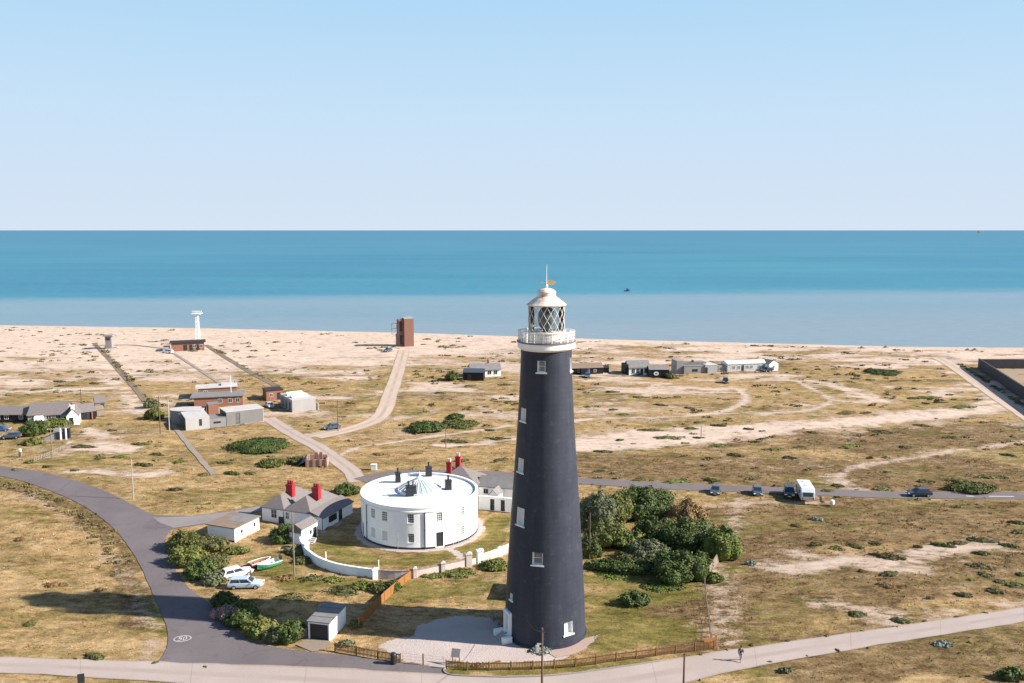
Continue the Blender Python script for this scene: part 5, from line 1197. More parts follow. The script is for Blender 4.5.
# ------------------------------------------------------------------ boats
def make_boat(label, stern, bow, hull, inner, W=1.5, H=.75, motor=False, flip=False):
    A, B = Vector(G(*stern)), Vector(G(*bow)); c = (A+B)/2; d = B-A; L = d.length; t = thing('boat', label, 'boat', (c.x, c.y, .0), atan2(d.y, d.x))
    so_, si = [], []; N = 11
    for i in range(N):
        u = i/(N-1); x = -L/2+L*u; bw = W/2*(1-max(0, (u-.45)/.55)**2.2*.97)*(0.86+.14*min(1, u*3)); sh = H*(1+.25*u*u); kz = .10*max(0, (u-.6)/.4)**2*3
        so_.append([(x, -bw, sh), (x, -bw*.86, sh*.45+kz), (x, -bw*.45, .08+kz), (x, 0, kz), (x, bw*.45, .08+kz), (x, bw*.86, sh*.45+kz), (x, bw, sh)])
        k = max(bw-.07, .01); si.append([(x*.985, -k, sh), (x*.985, -k*.84, sh*.5+kz), (x*.985, -k*.4, .2+kz), (x*.985, 0, .18+kz), (x*.985, k*.4, .2+kz), (x*.985, k*.84, sh*.5+kz), (x*.985, k, sh)])
    def open_loft(secs):
        mb = MB(); n = len(secs[0]); vs = [p for q in secs for p in q]
        mb.add(vs, [(j*n+i, j*n+i+1, (j+1)*n+i+1, (j+1)*n+i) for j in range(len(secs)-1) for i in range(n-1)] + [tuple(range(n))]); return mb
    open_loft(so_).build('hull', hull, t, smooth=False); open_loft(si).build('inside', inner, t)
    mb = MB()
    for s in (0, 6):
        mb.tube([(p[s][0], p[s][1], p[s][2]+.01) for p in so_], .055, n=6)
    mb.build('gunwale', M['white_trim'], t)
    for u in (-.22, .12): MB().box(L*u-.14, L*u+.14, -W*.40, W*.40, H*.62, H*.68).build('thwart', M['wood_grey'], t)
    if motor:
        mb = MB(); mb.box(-L/2-.35, -L/2+.05, -.17, .17, H+.05, H+.55); m = mb.build('outboard_motor', M['plastic_dark'], t, bevel=.06); MB().box(-L/2-.22, -L/2-.10, -.06, .06, .1, H+.05).build('motor_leg', M['plastic_dark'], m)
    return t
make_boat('small green dinghy with a white inside and dark outboard lying on rough grass', (280, 564.5), (257.5, 571.5), M['green_boat'], M['white_trim'], 1.55, .8, True)
make_boat('faded red dinghy lying behind the green one on rough grass', (250, 568.5), (270.5, 562.5), M['red_boat'], M['brick'], 1.5, .7)
x, y = G(627, 291.3, -1); t = thing('sea_boat', 'tiny dark fishing boat alone on the sea right of the lantern', 'boat', (x, y, -1.0), .4)
mb = MB(); mb.loft([[(-4, -1.2, 0), (-4, 1.2, 0), (-4, 1.4, 1.6), (-4, -1.4, 1.6)], [(1, -1.4, 0), (1, 1.4, 0), (1, 1.6, 1.6), (1, -1.6, 1.6)], [(4.5, -.1, .4), (4.5, .1, .4), (5, .15, 2.2), (5, -.15, 2.2)]]); mb.build('hull', M['car_navy'], t); t.scale = (.55, .6, .6)
MB().box(-.5, 2, -1, 1, 1.6, 3.6).build('wheelhouse', M['dark_paint'], t); MB().tube([(-1, 0, 1.6), (-1, 0, 4.6)], .1).build('mast', M['iron'], t)
y = 15000; x = (975.5-512)*y*cos(PITCH)/FPX*1.01; t = thing('ship', 'tiny distant ship on the horizon at the right', 'ship', (x, y, -1), .1)
MB().loft([[(-40, -8, 0), (-40, 8, 0), (-40, 8, 10), (-40, -8, 10)], [(30, -8, 0), (30, 8, 0), (30, 8, 10), (30, -8, 10)], [(46, -1, 0), (46, 1, 0), (50, 1, 13), (50, -1, 13)]]).build('hull', M['concrete_dark'], t)
MB().box(-36, -20, -7, 7, 10, 34).build('superstructure', M['concrete_dark'], t)

# ------------------------------------------------------------------ poles
def pole(label, px, py, top, r=.13, arms=1, mat='pole_wood', lamp=False, cat='utility pole', name='utility_pole', ang=.2, hmax=None):
    x, y = G(px, py); h = hmax if hmax else ZH(y, top); t = thing(name, label, cat, (x, y, 0), ang)
    MB().tube([(0, 0, -.2), (0, 0, h*.5), (0, 0, h)], r, r*.7, 8).build('shaft', M[mat], t)
    for k in range(arms):
        z = h-.35-k*.55; MB().box(-.75, .75, -.06, .06, z-.06, z+.06).build('crossarm', M[mat], t)
        for s in (-.65, -.25, .25, .65):
            mb = MB(); mb.lathe([(.05, z+.06), (.06, z+.14), (.03, z+.2)], 8, (s, 0)); mb.build('insulator', M['white_trim'], t)
    if lamp:
        MB().box(-.55, -.05, -.06, .06, h-1.75, h-1.6).build('bracket', M['grey_metal'], t); MB().box(-.72, -.35, -.16, .16, h-2.6, h-1.75).build('lamp_box', M['grey_metal'], t, bevel=.05)
    return t, h
P1, h1 = pole('wooden utility pole with a grey box in front of the lighthouse base', 542, 702, 628, .13, 0, lamp=True)
mb = MB(); mb.box(-.12, .12, -.25, .25, h1-.35, h1-.25)
for k in range(3): mb.tube([(-.02, 0, h1-.5-k*.35), (.28, 0, h1-.5-k*.35)], .03)
mb.build('step_iron', M['iron'], P1)
mb = MB(); A = Vector((P1.location.x, P1.location.y, h1-.4)); B = Vector((CENTRE[0]+4.85*sin(R(-30)), CENTRE[1]-4.85*cos(R(-30)), 3.6))
mb.tube([(A.lerp(B, k/10)+Vector((0, 0, -.5*sin(pi*k/10))))[:] for k in range(11)], .022, n=4); tag(mb.build('overhead_cable', M['iron']), 'thin black cable sagging from the utility pole to the tower wall', 'cable')
pole('short plain wooden post at the bottom edge right of the lighthouse', 683, 706, 653, .13, 0, cat='pole', name='wooden_pole')
pole('tall bleached pole standing in rough grass right of the two boats', 294.5, 578, 512, .12, 0, mat='wood_grey', cat='pole', name='wooden_pole')
pole('dark green-grey pole beside the shrubs right of the tower', 589.5, 560, 513, .10, 0, cat='pole', name='wooden_pole')
pole('pale thin pole on rough grass above the tarmac bend', 133.5, 499, 459, .11, 0, mat='concrete_wall', cat='pole', name='wooden_pole')
pole('pole in front of the dark blue ramshackle shed at left', 52.5, 458, 428, .13, 1, mat='wood_grey')
pole('thin pole on the shingle behind the left-edge cottages', 81.5, 404, 389, .14, 1)
pole('dark pole left of the cream studio block', 160.5, 434, 396, .13, 1)
pole('pale pole at the corner of the rounded studio block', 169.5, 431, 400, .12, 0, mat='concrete_pale')
pole('thin pale mast behind the broad grey flat roof', 231.5, 402, 376, .10, 0, mat='white_trim', cat='mast', name='mast')
pole('slim pole standing beside the lay-by with the dark car', 338, 431, 400, .11, 1)
pole('slender pale pole on the grass above the round house', 446, 448, 424, .10, 0, mat='wood_grey', cat='pole', name='wooden_pole')
pole('thin post standing in the broad sand strip right of the tower', 701, 437, 426, .10, 0, mat='wood_grey', cat='pole', name='wooden_pole')
pole('thin pale pole near the heather below the wide sand strip', 814, 453, 443, .10, 0, mat='wood_grey', cat='pole', name='wooden_pole')
x, y = G(20.5, 456); t = thing('marker_post', 'small marker post with a white top beside the sandy path at left', 'post', (x, y, 0))
MB().box(-.28, .28, -.25, .25, 0, .9).build('base', M['wood_grey'], t); MB().box(-.22, .22, -.2, .2, .903, 1.6).build('top', M['white_trim'], t, bevel=.08)
x, y = G(374, 470); t = thing('white_box', 'small white box on the dry grass between the two tracks', 'box', (x, y, 0)); MB().box(-.55, .55, -.4, .4, 0, 1.1).build('body', M['white_trim'], t, bevel=.04); MB().box(-.6, .6, -.45, .45, 1.103, 1.2).build('lid', M['white_trim'], t)

# ------------------------------------------------------------------ fences
def fence(label, pts, h, mat, post_mat=None, gap=.16, slat=.08, step=2.4, rails=(.25, .85), cat='fence', rh=.04, name='fence', thick=.02, zj=.05):
    base = spline(GP(pts), .5) if len(pts) > 2 else GP(pts); P = np.array(base); d = np.r_[0, np.cumsum(np.hypot(*np.diff(P, axis=0).T))]; c0 = base[0]
    t = thing(name, label, cat, (*c0, 0)); at = lambda s: (np.interp(s, d, P[:,0])-c0[0], np.interp(s, d, P[:,1])-c0[1]); n = max(1, int(round(d[-1]/step)))
    for k in range(n+1):
        x, y = at(d[-1]*k/n); MB().obox((x, y), .2, .06, .06, -.1, h+.1+random.uniform(-.04, .04)).build('post', post_mat or mat, t)
    for k in range(n):
        a, b_ = d[-1]*k/n, d[-1]*(k+1)/n; p, q = at(a), at(b_); an = atan2(q[1]-p[1], q[0]-p[0]); L = hypot(q[0]-p[0], q[1]-p[1]); mb = MB(); m = ((p[0]+q[0])/2, (p[1]+q[1])/2)
        for r_ in rails: mb.obox((m[0]-sin(an)*.03, m[1]+cos(an)*.03), an, L/2, min(.025, rh), h*r_-rh, h*r_+rh)
        if gap:
            c = int(L/gap)
            for j in range(c):
                s = (j+.5)/c; x, y = p[0]+(q[0]-p[0])*s, p[1]+(q[1]-p[1])*s; mb.obox((x+sin(an)*.012, y-cos(an)*.012), an, slat/2, thick/2, .06, h+random.uniform(-zj, zj))
        mb.build('panel', mat, t)
    return t
fence('brown slatted roadside fence left of the open gateway', [(335, 651), (352, 654), (375, 658.5), (400.5, 662.5)], 1.05, M['wood_brown'], gap=.17, slat=.09)
fence('long brown slatted fence along the road below the lighthouse', [(446, 668.5), (462, 670), (482, 670.5), (515, 670), (548, 668.5), (580, 666), (612, 661.5), (645, 657.5), (680, 653), (714, 648.5)], .95, M['wood_brown'], gap=.17, slat=.09)
fence('orange larch-lap fence running up from the roadside garage to the garden wall', [(359, 628), (377, 609), (393, 594), (411, 579.5)], 1.35, M['wood_orange'], gap=.16, slat=.158, step=1.9, rails=(.2, .95), zj=.01)
fence('old grey post and wire fence between the field and the shrubs', [(711, 642), (708.5, 620), (706, 600), (704, 580)], 1.15, M['wood_grey'], gap=0, step=2.2, rails=(.5, .9), rh=.007)
fence('short orange slatted fence end by the sandy bank', [(704, 649.5), (716, 646)], 1.2, M['wood_orange'], gap=.14, slat=.12, step=1.2)
fence('weathered low plank fence beside the side track junction at left', [(34, 462), (50, 455), (66, 448)], .8, M['wood_grey'], gap=.5, slat=.3, step=2.5)
# wire gate in the gateway
A, B = G(402.5, 663), G(444, 667); t = thing('field_gate', 'thin double wire gate across the gravel entrance', 'gate', (*A, 0), atan2(B[1]-A[1], B[0]-A[0])); L = hypot(B[0]-A[0], B[1]-A[1])
for k in (0, 1):
    mb = MB(); x0, x1 = L*.5*k+.06, L*.5*(k+1)-.06
    for z in (.15, .5, .85, 1.15): mb.tube([(x0, 0, z), (x1, 0, z)], .008, n=5)
    for x in (x0, x1): mb.tube([(x, 0, .1), (x, 0, 1.2)], .014, n=5)
    mb.build('gate_leaf', M['pole_wood'], t)
MB().obox((L*.5, 0), 0, .06, .06, 0, 1.35).build('gate_post', M['wood_brown'], t)
# bin, sign, board
x, y = G(393.5, 664); t = thing('litter_bin', 'black round litter bin in front of the left roadside fence', 'bin', (x, y, .03)); MB().lathe([(.30, 0), (.33, .05), (.33, .98), (.30, 1.0)], 20).build('body', M['plastic_dark'], t); MB().lathe([(.345, 1.0), (.345, 1.12), (.26, 1.28), (.05, 1.33)], 20).build('lid', M['plastic_dark'], t)
x, y = G(456, 664); t = thing('notice_board', 'tilted grey notice board on posts behind the fence end by the gateway', 'sign', (x, y, 0), -.25)
MB().add([(-.5, -.3, .95), (.5, -.3, .95), (.5, .15, 1.75), (-.5, .15, 1.75), (-.5, -.26, .92), (.5, -.26, .92), (.5, .2, 1.72), (-.5, .2, 1.72)], [(0,1,2,3),(7,6,5,4),(0,4,5,1),(1,5,6,2),(2,6,7,3),(3,7,4,0)]).build('panel', M['concrete_dark'], t)
for s in (-.4, .4): MB().box(s-.04, s+.04, .0, .08, 0, 1.35).build('leg', M['wood_brown'], t)
x, y = G(81.5, 686); t = thing('roadside_board', 'black board on two posts at the very bottom left of the concrete road', 'sign', (x, y, 0), .35)
MB().box(-.34, .34, -.06, .06, .35, 1.35).build('panel', M['dark_paint'], t); [MB().box(s-.05, s+.05, .062, .14, 0, 1.3).build('leg', M['wood_brown'], t) for s in (-.25, .25)]
x, y = G(100, 474.5); 
# planters / fittings at tower foot
for px, py, sx, lab in ((505.5, 633, .35, 'dark bicycle-height stand left of the lighthouse door steps'),):
    x, y = G(px, py); t = thing('boot_scraper', 'dark iron stand on the gravel left of the lighthouse door steps', 'stand', (x, y, 0)); mb = MB()
    for k in range(3): mb.tube([(-.5+k*.5, 0, 0), (-.5+k*.5, 0, .9)], .04)
    mb.tube([(-.6, 0, .9), (.6, 0, .9)], .05); mb.tube([(-.6, 0, .45), (.6, 0, .45)], .03); mb.build('frame', M['iron'], t)
for px, py, lab in ((494, 621, 'dark garden chair in the tower shade, left one of the pair'), (500, 627, 'dark garden chair in the tower shade, nearest the door')):
    x, y = G(px, py); t = thing('garden_chair', lab, 'chair', (x, y, 0), random.uniform(0, 3)); MB().box(-.28, .28, -.28, .28, .40, .46).build('seat', M['wood_grey'], t); MB().box(-.28, .28, .24, .30, .463, 1.0).build('backrest', M['wood_grey'], t)
    for a in (-.24, .24):
        for b_ in (-.24, .24): MB().box(a-.03, a+.03, b_-.03, b_+.03, 0, .398).build('leg', M['wood_grey'], t)

# ------------------------------------------------------------------ shrubs and trees
def foliage_mesh(name, lobes, n, size, seed, mat, core=0.80, flat=0.0):
    """leaf-sized faces through the shell of many lobes (cx,cy,cz,rx,ry,rz), with twig-dark cores inside"""
    r = np.random.default_rng(seed); lob = np.array(lobes, float); wgt = (lob[:,3]*lob[:,4]+lob[:,5]*lob[:,3]); wgt /= wgt.sum()
    k = r.choice(len(lob), n, p=wgt); d = r.normal(size=(n, 3)); d[:,2] = np.abs(d[:,2])*1.0-0.25*r.random(n); d /= np.linalg.norm(d, axis=1)[:,None]
    rad = 0.70 + 0.36*r.random(n)**0.8; rad = np.where(r.random(n) < .07, rad+.22*r.random(n), rad)
    lump = 1 + 0.16*np.sin(d[:,0]*7+k*2.1)*np.sin(d[:,1]*6+k)*1.0 + .10*np.sin(d[:,2]*11+k*3)
    p = lob[k,:3] + d*lob[k,3:6]*(rad*lump)[:,None]; p[:,2] = np.maximum(p[:,2], size*.3)
    nn = d + r.normal(size=(n, 3))*.55; nn[:,2] += .25; nn /= np.linalg.norm(nn, axis=1)[:,None]
    t = np.cross(nn, r.normal(size=(n, 3))); t /= np.linalg.norm(t, axis=1)[:,None]; b = np.cross(nn, t); s = size*(.55+.9*r.random(n))[:,None]
    V = np.stack([p-t*s, p+b*s*.62, p+t*s, p-b*s*.62], 1).reshape(-1, 3); F = np.arange(4*n).reshape(n, 4)
    # cores: coarse lumpy spheres as quads
    cv, cf = [V], [F]; off = 4*n; nu, nv = 12, 7
    for c in lob:
        vs = []
        for j in range(nv+1):
            ph = -.35*pi*0.9 + (.5*pi+.35*pi*.9)*j/nv
            for i in range(nu):
                th = 2*pi*i/nu; q = core*(1+.10*sin(3*th+c[0]*2)*cos(2*ph+c[1])); vs.append((c[0]+c[3]*q*cos(ph)*cos(th), c[1]+c[4]*q*cos(ph)*sin(th), max(c[2]+c[5]*q*sin(ph), 0.0)))
        cv.append(np.array(vs)); cf.append(np.array([(j*nu+i, j*nu+(i+1) % nu, (j+1)*nu+(i+1) % nu, (j+1)*nu+i) for j in range(nv) for i in range(nu)])+off); off += len(vs)
    return np_mesh(name, np.concatenate(cv), np.concatenate(cf), mat)
def lobe_set(rx, ry, h, n, seed):
    """overlapping lobes: a broad low base, a ring, and smaller knobs on top"""
    r = random.Random(seed); out = [(0, 0, h*.24, rx*.80, ry*.80, h*.60)]
    for i in range(n):
        a = 2*pi*i/n + r.uniform(-.45, .45); q = r.uniform(.50, .74); z = h*r.uniform(.14, .48); s = r.uniform(.26, .44)
        out.append((rx*q*cos(a), ry*q*sin(a), z, rx*s, ry*s, min(h*.46, max(.25, h-z))*r.uniform(.65, 1.0)))
    for i in range(n):
        a = r.uniform(0, 2*pi); q = r.uniform(.1, .62); s = r.uniform(.14, .27); z = h*(.86-.42*q)*r.uniform(.8, 1.05)
        out.append((rx*q*cos(a), ry*q*sin(a), z, rx*s, ry*s, h*r.uniform(.14, .24)))
    return out
def bush(label, px, py, wpx, hpx, mat, depth=.8, cat='shrub', name='shrub', leaf=.15, dens=1.0, group=None, seed=0, trunk=False, nl=7):
    """px,py: middle of the foot; width and height read from the photo"""
    m = MPP(py); x, y = G(px, py); rx = wpx*m/2*1.06; ry = rx*depth; h = max(.35, (hpx*m - ry*sin(dep(py))*.9)/cos(dep(py)))
    y += ry*.85; n = int(dens*min(12000, max(300, 24*(rx*ry*4+rx*h*4)/(leaf/.24)**1.6))); ls = lobe_set(rx, ry, h, nl, seed+int(px*7+py))
    if trunk:
        t = thing(name, label, cat, (x, y, 0), 0, group); f = foliage_mesh('crown', ls, n, leaf, seed+int(px), M[mat]); f.parent = t; mb = MB()
        mb.tube([(0, 0, -.1), (.1, 0, h*.3), (.05, .1, h*.6)], .26, .10, 8)
        for a in range(5): mb.tube([(.08, 0, h*.25), (rx*.35*cos(a*1.25), ry*.35*sin(a*1.25), h*.5), (rx*.6*cos(a*1.25), ry*.6*sin(a*1.25), h*.68)], .11, .04, 6)
        mb.build('trunk', M['pole_wood'], t); return t
    f = foliage_mesh(name, ls, n, leaf, seed+int(px), M[mat]); f.location = (x, y, -.05); return tag(f, label, cat, group)
# cluster right of the tower
bush('tall dense dark green tree rising highest in the shrubs right of the tower', 645, 523, 66, 40, 'leaf_dark', cat='tree', name='tree', trunk=True, leaf=.17)
bush('grey-green shrub tucked close behind the tower edge', 599, 533, 42, 44, 'leaf_grey', cat='shrub', seed=2)
bush('dark green shrub low beside the pole right of the tower', 592, 560, 22, 30, 'leaf_dark', seed=61)
bush('mid-green shrub mass between the tower and the tall dark tree', 616, 528, 42, 38, 'leaf_mid', seed=3)
bush('green shrub below the grey-green one right of the tower', 608, 549, 44, 30, 'leaf_mid', seed=4)
bush('yellowish green rounded shrub in front of the tall dark tree', 627, 551, 32, 22, 'leaf_bright', seed=5)
bush('dark round shrub directly below the tall dark tree', 654, 545, 38, 30, 'leaf_dark', seed=6)
bush('grey-green wispy shrub in the middle of the cluster', 650, 563, 46, 24, 'leaf_grey', seed=7)
bush('dry brown leafless-looking shrub behind the right end of the cluster', 688, 530, 44, 32, 'leaf_brown', seed=8, dens=.7)
bush('dark shrub mound with a flat top right of the cluster middle', 692, 556, 62, 38, 'leaf_dark', seed=9)
bush('bright green shrub at the far right of the cluster', 724, 563, 42, 40, 'leaf_bright', seed=10)
bush('low bright green shrub trailing below the bright one at right', 731, 556, 20, 26, 'leaf_bright', seed=13)
bush('big dark rounded shrub at the front of the cluster', 682, 587, 56, 38, 'leaf_dark', seed=11)
bush('low dark hedge-like shrub left of the big front shrub', 636, 577, 64, 18, 'leaf_dark', seed=12, depth=.45)
bush('low dark green shrub against the lawn right of the tower', 606, 573, 40, 14, 'leaf_dark', seed=14, depth=.5)
bush('single dark dome-shaped bush alone on the lawn right of the tower', 638, 608, 33, 17, 'leaf_dark', seed=15)
bush('low green growth at the foot of the leaning panel', 716, 584, 22, 12, 'leaf_bright', seed=16)
A, B = G(709, 576), G(721, 557); t = thing('boundary_panel', 'leaning weathered grey panel at the right end of the shrubs', 'wall', (*A, 0), atan2(B[1]-A[1], B[0]-A[0])); L = hypot(B[0]-A[0], B[1]-A[1])
MB().extr([(-.1, 0), (.1, 0), (.15, 1.3), (.0, 1.3)], 0, L, 'x').build('panel', M['wood_grey'], t)
for i, (px, py, wd, hg, mt, lab) in enumerate([(616, 582, 44, 6, 'leaf_bright', 'low bright green weeds along the lawn below the shrub cluster, left patch'), (664, 592, 46, 6, 'leaf_bright', 'low bright green weeds below the big dark rounded shrub'),
    (312, 584, 34, 7, 'leaf_olive', 'low olive scrub between the bleached pole and the white wall'), (338, 597, 40, 8, 'leaf_olive', 'low scrub patch at the edge of the tower shadow left of the orange fence'),
    (283, 582, 26, 6, 'leaf_brown', 'dry brown scrub just right of the two boats'), (290, 604, 44, 8, 'leaf_olive', 'low dark scrub in the tower shadow above the junction hedge'), (232, 556, 30, 9, 'leaf_mid', 'low green scrub above the white estate car')]):
    bush(lab, px, py, wd, hg, mt, seed=170+i, depth=.6)
for i, (px, py, wd, hg, mt, lab) in enumerate([(668, 541, 34, 24, 'leaf_olive', 'olive shrub between the tall dark tree and the dry brown shrub'), (630, 566, 40, 14, 'leaf_olive', 'low olive growth in the gap at the middle of the cluster'),
    (605, 516, 46, 22, 'leaf_mid', 'green shrub at the back of the cluster next to the coast road'), (708, 540, 26, 20, 'leaf_brown', 'brownish shrub above the bright green one at right'), (702, 573, 26, 22, 'leaf_dark', 'dark shrub close behind the leaning panel')]):
    bush(lab, px, py, wd, hg, mt, seed=140+i)
# hedges and shrubs at left
for i, (px, py, wd, hg, mt, lab) in enumerate([
    (180, 555, 42, 24, 'leaf_mid', 'mid-green shrub at the top end of the roadside hedge by the drive'), (203, 555, 40, 20, 'leaf_olive', 'olive shrub between the white garage and the roadside hedge'),
    (183, 569, 42, 24, 'leaf_mid', 'broad green shrub in the middle of the roadside hedge'), (197, 582, 36, 22, 'leaf_dark', 'dark shrub in the roadside hedge nearest the tarmac bend'),
    (210, 572, 34, 18, 'leaf_olive', 'olive shrub in the hedge left of the white estate car'), (211, 587, 26, 16, 'leaf_grey', 'greyish shrub at the lower end of the upper roadside hedge'),
    (222, 611, 28, 20, 'leaf_dark', 'dark shrub below the pale blue car'), (222, 622, 26, 18, 'leaf_pink', 'pinkish flowering shrub at the road edge below the cars'),
    (238, 630, 34, 22, 'leaf_dark', 'dark green shrub next to the pinkish one along the junction'), (238, 616, 34, 16, 'leaf_mid', 'mid-green shrub behind the pinkish shrub in the tower shadow'),
    (256, 640, 36, 24, 'leaf_mid', 'broad mid-green shrub along the junction road'), (272, 645, 24, 18, 'leaf_grey', 'greyish shrub at the foot of the junction hedge'),
    (286, 646, 32, 26, 'leaf_dark', 'tall dark green shrub left of the low brick wall'), (299, 637, 16, 14, 'leaf_dark', 'small dark shrub behind the low brick wall')]):
    bush(lab, px, py, wd, hg, mt, seed=30+i)
for i, (px, py, wd, hg, mt, lab) in enumerate([
    (282, 546, 36, 22, 'leaf_dark', 'dark shrub in the shade between the white garage and outhouse'), (294, 556, 22, 10, 'leaf_grey', 'grey shrub at the foot of the white outhouse'),
    (345, 497, 28, 14, 'leaf_dark', 'dark shrub behind the right end of the cottage with red chimneys'), (392, 593, 18, 14, 'leaf_dark', 'dark shrub by the orange fence near the garden wall'),
    (381, 595, 32, 13, 'leaf_olive', 'dark olive shrub left of the orange fence top'), (360, 591, 24, 9, 'leaf_mid', 'green scrub below the curving white wall'),
    (331, 586, 26, 8, 'leaf_mid', 'low green scrub along the white wall foot'), (493, 573, 30, 14, 'leaf_mid', 'rounded green shrub in front of the right garden gate pier'),
    (457, 579, 36, 9, 'leaf_mid', 'low green scrub along the garden wall left of the gate'), (430, 581, 28, 8, 'leaf_mid', 'small green scrub below the weathered garden wall'),
    (541, 655, 22, 8, 'leaf_kale', 'pale blue-green plants at the foot of the lighthouse'), (487, 493, 20, 6, 'leaf_bright', 'bright green plant in front of the low white outbuilding'),
    (300, 566, 22, 9, 'leaf_olive', 'olive scrub at the foot of the bleached pole'), (355, 629, 14, 10, 'leaf_olive', 'olive shrub right of the small roadside garage'),
    (345, 648, 18, 8, 'leaf_grey', 'greyish scrub behind the left roadside fence'), (478, 669, 14, 5, 'leaf_brown', 'dry brown scrub behind the long roadside fence')]):
    bush(lab, px, py, wd, hg, mt, seed=60+i, leaf=.13)
for i, (px, py, wd, hg, mt, lab) in enumerate([
    (29, 437, 26, 18, 'leaf_dark', 'dark bush in front of the slate-roofed cottage, left one of two'), (50, 432, 30, 15, 'leaf_mid', 'green bush in front of the slate-roofed cottage, right one of two'),
    (27, 446, 20, 8, 'leaf_mid', 'small green bush below the dark-roofed car at left'), (64, 426, 14, 10, 'leaf_dark', 'dark bush under the corner of the white gable'),
    (151, 421, 18, 15, 'leaf_mid', 'green bush at the end of the overgrown track left of the pole'), (149, 409, 16, 12, 'leaf_grey', 'grey bush behind the green bush at the track end'),
    (249, 454, 62, 14, 'leaf_dark', 'long low dark gorse patch below the corrugated studio'), (269, 468, 30, 9, 'leaf_mid', 'green gorse patch below the long dark gorse'),
    (295, 465, 22, 9, 'leaf_olive', 'olive scrub left of the brick ruin'), (424, 434, 38, 13, 'leaf_dark', 'large dark gorse above the round house'),
    (458, 429, 40, 8, 'leaf_mid', 'green gorse right of the large dark gorse'), (456, 420, 18, 7, 'leaf_dark', 'small dark gorse just above the green one'),
    (452, 381, 14, 11, 'leaf_dark', 'dark bush left of the black shed near the beach'), (672, 379, 12, 6, 'leaf_mid', 'green bush at the right end of the black shed with a round window'),
    (978, 494, 56, 12, 'leaf_mid', 'long low green bush along the upper side of the coast road'), (1017, 683, 30, 16, 'leaf_dark', 'dark bush at the bottom right corner'),
    (945, 648, 20, 7, 'leaf_kale', 'pale blue-green sea kale below the concrete road at right'), (752, 566, 12, 6, 'leaf_kale', 'pale grey-green plant on the sandy ground right of the shrubs'),
    (888, 376, 36, 6, 'leaf_dark', 'dark ring of scrub on the shingle before the beach'), (786, 674, 16, 6, 'leaf_grey', 'greyish tuft at the lower verge of the concrete road'),
    (818, 521, 14, 5, 'leaf_kale', 'grey-green plant below the caravan')]):
    bush(lab, px, py, wd, hg, mt, seed=90+i, leaf=.17, depth=.6 if py > 470 else 1.0)

# cushion shrubs on the heath: six kinds, copied
protos = []
for i in range(6):
    mt = ('leaf_olive', 'leaf_cush', 'leaf_cush', 'leaf_mid', 'leaf_brown', 'leaf_cush')[i]
    o = foliage_mesh('cushion_shrub', lobe_set(1.0, .8, .55, 6, 300+i), 900, .095, 400+i, M[mt], .86); protos.append(o)
used = [False]*6
SPOTS = {   # region label -> (px, py of centre, width in px, kind)
 'low dark cushion shrub on the dry heath between the coast road and concrete road': [(816,546,13,0),(835,549,16,0),(854,547,18,0),(875,545,14,0),(888,559,36,1),(889,576,22,1),(958,543,22,1),(944,546,26,0),(981,540,30,0),(1018,523,18,1),(1018,532,16,1),(982,555,18,1),(979,568,28,1),(985,576,18,0),(995,592,18,0),(1015,586,22,1),(964,596,18,0),(1009,546,20,0),(886,588,18,4),(857,615,20,0),(900,621,18,3),(797,527,12,4),(1022,575,14,0),(930,600,10,4),(918,548,10,0),(862,574,9,0),(1000,582,12,1)],
 'low green cushion shrub on the shingle between the coast road and right-hand beach': [(847,413,26,1),(866,413,15,0),(881,431,30,1),(921,426,20,0),(852,446,30,3),(979,461,30,4),(987,478,26,3),(926,482,20,3),(956,481,22,3),(882,489,24,1),(928,397,30,3),(964,407,32,3),(838,486,14,3),(827,491,14,3),(895,381,10,0),(870,380,10,0),(913,398,14,0),(940,402,14,0),(800,447,16,0),(812,433,10,0),(905,449,14,0),(950,438,18,0),(1008,455,16,0),(1002,478,14,3)],
 'low olive cushion shrub on the heath around the broad sand strip': [(668,438,38,0),(692,429,14,3),(650,430,24,0),(622,415,14,3),(719,426,18,0),(718,445,22,3),(604,452,20,0),(677,482,30,3),(640,480,20,3),(710,481,20,3),(674,378,14,0),(689,408,12,0),(753,480,20,0),(613,410,10,0),(700,423,16,0),(748,430,12,0),(755,441,14,0),(735,456,18,0),(776,449,18,3),(790,458,16,3),(640,397,20,0),(612,392,16,0),(660,405,16,0),(600,470,14,0),(660,460,16,4),(620,440,9,0),(697,438,9,0)],
 'low green cushion shrub on the dry grass above the round house': [(455,441,36,3),(498,439,30,1),(323,389,14,1),(490,430,12,0),(470,386,14,0),(505,385,16,0),(440,394,12,0),(380,455,16,4),(350,404,12,0),(510,402,14,0),(488,413,12,4),(416,455,14,4),(462,462,16,0),(500,460,14,0)],
 'low olive cushion shrub on the shingle and grass left of the studio blocks': [(85,447,30,3),(120,458,16,3),(140,445,20,3),(157,455,18,0),(100,459,14,0),(143,465,24,3),(204,475,13,1),(176,491,18,1),(232,474,20,3),(94,384,14,0),(66,386,26,0),(40,390,24,0),(75,470,10,0),(30,463,14,3),(48,466,12,0),(112,430,12,0),(60,382,16,0),(180,462,14,3),(225,463,18,0),(250,474,14,3)],
 'tiny dark tuft shrub on the open left field beside the tarmac bend': [(55,585,20,4),(30,625,14,0),(95,657,26,0),(15,470,8,0),(60,500,14,0),(85,517,12,0),(110,548,12,4),(20,540,14,4),(100,590,12,4)],
}
